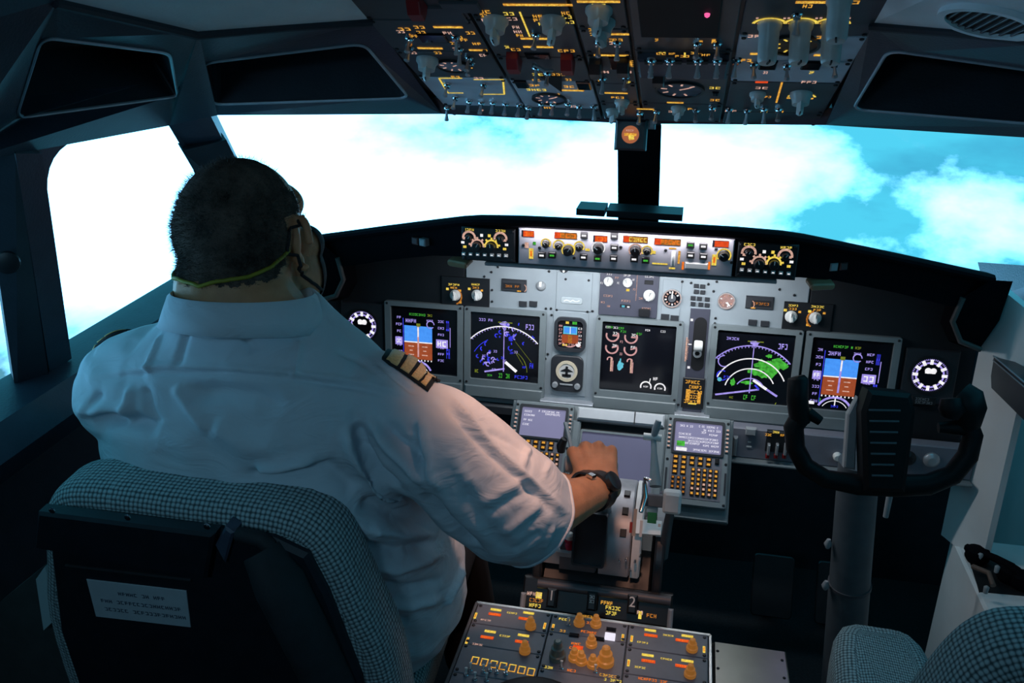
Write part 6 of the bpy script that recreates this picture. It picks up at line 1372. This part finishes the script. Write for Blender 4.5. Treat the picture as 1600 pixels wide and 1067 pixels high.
v = v + n_ * disp[:, None]
# loose cloth: broad soft undulation
v = v + n_ * (.0012 * np.sin(v @ V3(38, 12, 55) + 3 * np.sin(v @ V3(9, 21, 14))) + .0010 * np.sin(v @ V3(-60, 30, 34) + 2 * np.sin(v @ V3(22, -13, 19))))[:, None]
setco(me_s, v); me_sw = me_s.copy(); stree = bvh_of(me_sw)
shirt = link_mesh('shirt', me_s, M_SHIRT, pilot, PB0)
# sleeve hem
ax_ = nrm(c4 - c3); e1 = nrm(np.cross(ax_, (0, 0, 1))); e2 = np.cross(ax_, e1)
mb = MB(); mb.tube([snap(stree, c4 + ax_ * .002 + e1 * .095 * math.cos(t) + e2 * .095 * math.sin(t), .0005)[0] for t in np.linspace(0, 2 * math.pi, 40, endpoint=False)], .0028, 8, closed=True); obj('sleeve_hem', mb, M_SHIRT, shirt, 60)
# collar
def collar_pts(rx, ry, cz, tilt, cx=0, cy=0): return [NB + V3(cx + rx * math.cos(t), cy + ry * math.sin(t), cz - tilt * math.sin(t)) for t in np.linspace(math.pi / 2 + .22, 2.5 * math.pi - .22, 44)]
rows_ = [collar_pts(.090, .094, .030, .012), collar_pts(.0905, .0945, .066, .018), collar_pts(.093, .098, .073, .020), collar_pts(.097, .102, .069, .022), collar_pts(.106, .113, .045, .028), collar_pts(.114, .123, .022, .034)]
mb = MB(); vs_ = [p for r_ in rows_ for p in r_]; k_ = 44
mb.add(vs_, [(r_ * k_ + i, r_ * k_ + i + 1, (r_ + 1) * k_ + i + 1, (r_ + 1) * k_ + i) for r_ in range(len(rows_) - 1) for i in range(k_ - 1)]); co = obj('collar', mb, M_SHIRT, shirt, 60)
sm = co.modifiers.new('thickness', 'SOLIDIFY'); sm.thickness = .003
# epaulettes
M_EPB = mat('epaulette_black', (.012, .012, .014), .8); M_GOLD = mat('epaulette_gold', (.80, .56, .24), .5, metal=.0, var=.18, scale=300)
quad_r = [np.array(q, float) for q in ((597, 562), (668, 613), (692, 582), (613, 536))]
BX = -.472
def ep_point(s, t, off, left=False):
    q = (quad_r[0] * (1 - s) + quad_r[1] * s) * (1 - t) + (quad_r[3] * (1 - s) + quad_r[2] * s) * t; c = cast(stree, q[0], q[1])
    if c is None: c = hit(q[0], q[1], (-.24, 1.1, 1.18), (.3, -.4, .85))
    if left: c = V3(2 * BX - c[0], c[1], c[2]); return snap(stree, c, off)[0]
    return snap(stree, c, off)[0]
def patch(s0, s1, t0, t1, off, left, ns, nt_):
    mb_ = MB(); g = [[ep_point(s0 + (s1 - s0) * i / ns, t0 + (t1 - t0) * j / nt_, off, left) for j in range(nt_ + 1)] for i in range(ns + 1)]
    mb_.add([p for r_ in g for p in r_], [(i * (nt_ + 1) + j, i * (nt_ + 1) + j + 1, (i + 1) * (nt_ + 1) + j + 1, (i + 1) * (nt_ + 1) + j) for i in range(ns) for j in range(nt_)]); return mb_
for left in (False, True):
    ep = obj('epaulette', patch(0, 1, 0, 1, .005, left, 12, 6), M_EPB, pilot, 60, label='black shoulder slide with four gold stripes'); sm = ep.modifiers.new('thickness', 'SOLIDIFY'); sm.thickness = .004
    for s0, s1 in ((.10, .285), (.345, .53), (.59, .75), (.81, .94)):
        st = obj('gold_stripe', patch(s0, s1, .02, .98, .0072, left, 4, 6), M_GOLD, ep, 60); sm = st.modifiers.new('thickness', 'SOLIDIFY'); sm.thickness = .0012
# ---- trousers, shoes
mb = MB(); mb.loft([ring(.44, -.49, 1.19, .20, .16), ring(.52, -.49, 1.21, .215, .19), ring(.60, -.487, 1.225, .212, .205, -.15), ring(.645, -.485, 1.225, .205, .200, -.18)])
for e in (-1, 1):
    hx = -.495 + e * .11; limb(mb, [V3(hx, 1.20, .56), V3(hx + e * .03, 1.40, .58), V3(hx + e * .04, 1.58, .585)], [.105, .098, .082], 18); limb(mb, [V3(hx + e * .04, 1.58, .585), V3(hx + e * .05, 1.70, .30), V3(hx + e * .05, 1.73, .12)], [.082, .072, .065], 18)
me_t, vt = fuse(mb, .008, 4); link_mesh('trousers', me_t, M_TROU, pilot, PB0)
for e in (-1, 1):
    hx = -.495 + e * .16; mb = MB(); mb.loft([[V3(hx + x, y, z) for x, z in ((-.045, .0), (.045, 0), (.05, .03), (.03, hgt), (-.03, hgt), (-.05, .03))] for y, hgt in ((1.66, .085), (1.72, .10), (1.82, .085), (1.93, .06), (1.99, .035))]); obj('shoe', mb, M_BLACK, pilot, 60)

def hair_mat():
    m = mat('hair_buzzcut', (.05, .038, .032), .85, var=.6, scale=260, bump=.9, bscale=1400, spec=.12); t = m.node_tree; b = t.nodes['Principled BSDF']
    src = b.inputs['Base Color'].links[0].from_socket; tcn = t.nodes.new('ShaderNodeTexCoord'); n1 = t.nodes.new('ShaderNodeTexNoise'); n1.inputs['Scale'].default_value = 14; n1.inputs['Detail'].default_value = 6; n1.inputs['Roughness'].default_value = .7
    t.links.new(tcn.outputs['Object'], n1.inputs['Vector']); rp = t.nodes.new('ShaderNodeValToRGB'); t.links.new(n1.outputs['Fac'], rp.inputs[0]); rp.color_ramp.elements[0].position = .40; rp.color_ramp.elements[1].position = .66
    mx_ = t.nodes.new('ShaderNodeMixRGB'); t.links.new(rp.outputs[0], mx_.inputs[0]); t.links.new(src, mx_.inputs[1]); mx_.inputs[2].default_value = (.22, .16, .13, 1); t.links.new(mx_.outputs[0], b.inputs['Base Color']); return m
# ---- hair, mask, straps: shells lifted off the head
HI = HR.T
loc = (vb - HC) @ HI.T
def shell_from(sel_v, off, name, material, parent):
    polys = [tuple(p.vertices) for p in me_bw.polygons]; keep = [p for p in polys if all(sel_v[i] for i in p)]
    used = sorted({i for p in keep for i in p}); mp_ = {i: k for k, i in enumerate(used)}; nb = vnormals(me_bw)
    mb_ = MB(); mb_.add([vb[i] + nb[i] * off for i in used], [tuple(mp_[i] for i in p) for p in keep]); o = obj(name, mb_, material, parent, 80); return o, used
x, y, z = loc[:, 0], loc[:, 1], loc[:, 2]
near_head = np.linalg.norm(loc, axis=1) < .16
ear = (np.abs(x) > .066) & (y > -.022) & (y < .03) & (z < .024) & (z > -.06)
nape = -.047 + .022 * np.clip((y + .04) / .06, -.4, 1.5) + .004 * np.sin(x * 260) * np.cos(y * 190)
front = .030 - .10 * np.clip(z - .02, 0, .1) * 6 * 0 - .55 * np.clip(.0 - z, 0, .1)
hsel = near_head & (z > nape) & (y < front) & ~ear & ~((z > .055) & (y > .012))
M_HAIR = hair_mat()
hair, used = shell_from(hsel, .0007, 'hair', M_HAIR, pilot)
nb = vnormals(me_bw); hs_ = MB(); sel_i = RNG.choice(np.array(used), 14000, replace=True)
for i in sel_i:
    zz = loc[i, 2]; thin = .45 if zz > .06 else 1.0
    if random.random() > thin: continue
    p = vb[i] + RNG.normal(0, .0018, 3); d = nrm(nb[i] + RNG.normal(0, .35, 3)); s_ = nrm(np.cross(d, RNG.normal(0, 1, 3))) * .00035; ln = random.uniform(.004, .007); hs_.add([p - s_, p + s_, p + d * ln], [(0, 1, 2)])
stub = obj('hair_strands', hs_, mat('hair_strand', (.075, .06, .05), .7, var=.5, scale=90), hair); stub['kind'] = 'stuff'
msel = near_head & (y > .060) & (z < -.005) & (z > -.115)
M_MASK = mat('mask_black', (.010, .010, .012), .8, bump=.2, bscale=500)
mask, _ = shell_from(msel, .004, 'face_mask', M_MASK, pilot)
def strap(pts, r_, material, name):
    P = []
    for p in spline_open(pts): q, n = snap(tb_, H(*p), r_ * .8); P.append(q)
    mb_ = MB(); mb_.tube(P, r_, 8); return obj(name, mb_, material, mask, 60)
def spline_open(pts, k=8):
    P = [np.array(p, float) for p in pts]; o = []
    for i in range(len(P) - 1):
        for j in range(k): t = j / k; o.append(P[i] * (1 - t) + P[i + 1] * t)
    return o + [P[-1]]
M_YEL = mat('strap_yellow_green', (.30, .27, .02), .6)
strap([(.086, -.020, -.022), (.080, -.045, -.032), (.055, -.085, -.045), (.0, -.11, -.058), (-.055, -.085, -.058), (-.085, -.03, -.045), (-.088, .0, -.035)],   .0028, M_YEL, 'neck_strap')
for e in (1, -1):
    strap([(e * .085, -.020, .006), (e * .084, .012, .022), (e * .074, .045, .006), (e * .062, .075, -.02)], .0022, M_MASK, 'ear_loop')
    strap([(e * .085, -.020, .006), (e * .088, -.026, -.018), (e * .086, -.012, -.046), (e * .078, .025, -.070), (e * .062, .06, -.09)], .0026, M_MASK, 'ear_loop')
# ---- wrist watch
ax_ = nrm(WR - ELR); wc = WR - ax_ * .012; e1 = nrm(np.cross(ax_, (0, 0, 1))); e2 = np.cross(ax_, e1)
wr = obj('wristwatch', MB(), M_BLACK, pilot) if False else None
loopw = [snap(tb_, wc + e1 * .05 * math.cos(t) + e2 * .05 * math.sin(t), .002)[0] for t in np.linspace(0, 2 * math.pi, 36, endpoint=False)]
mb = MB(); mb.tube(loopw, [(.0105, .0028)] * 36, 8, closed=True, upv=ax_); 
vs_ = []; fs_ = []
mb = MB()
for i, p in enumerate(loopw):
    o_ = nrm(p - wc - ax_ * ((p - wc) @ ax_)); 
    for da, dr in ((-.014, -.001), (-.013, .0035), (.013, .0035), (.014, -.001)): vs_.append(p + ax_ * da + o_ * dr)
for i in range(36):
    j = (i + 1) % 36
    for k in range(4): l = (k + 1) % 4; fs_.append((i * 4 + k, i * 4 + l, j * 4 + l, j * 4 + k))
mb.add(vs_, fs_); watch = obj('wristwatch', mb, M_BLACK, pilot, 40, label='black wristwatch with metal links')
cp_ = snap(tb_, at(945, 755, D=1.40), .0)[0]; o_ = nrm(cp_ - wc - ax_ * ((cp_ - wc) @ ax_)); fw_ = Frame(wc + o_ * np.linalg.norm(cp_ - wc - ax_ * ((cp_ - wc) @ ax_)), np.cross(ax_, o_), ax_)
mb = MB(); mb.lathe(fw_, 0, 0, [(.017, .0), (.018, .003), (.017, .009), (.014, .010)], 24); obj('watch_case', mb, M_KNOBBLK, watch, 40)
cl2 = snap(tb_, at(926, 738, D=1.42), .003)[0]; o2 = nrm(cl2 - wc - ax_ * ((cl2 - wc) @ ax_)); mb = MB(); mb.cbox(Frame(cl2, np.cross(ax_, o2), ax_), 0, 0, .012, .016, 0, .005, .001); obj('watch_clasp', mb, M_CHROME, watch)
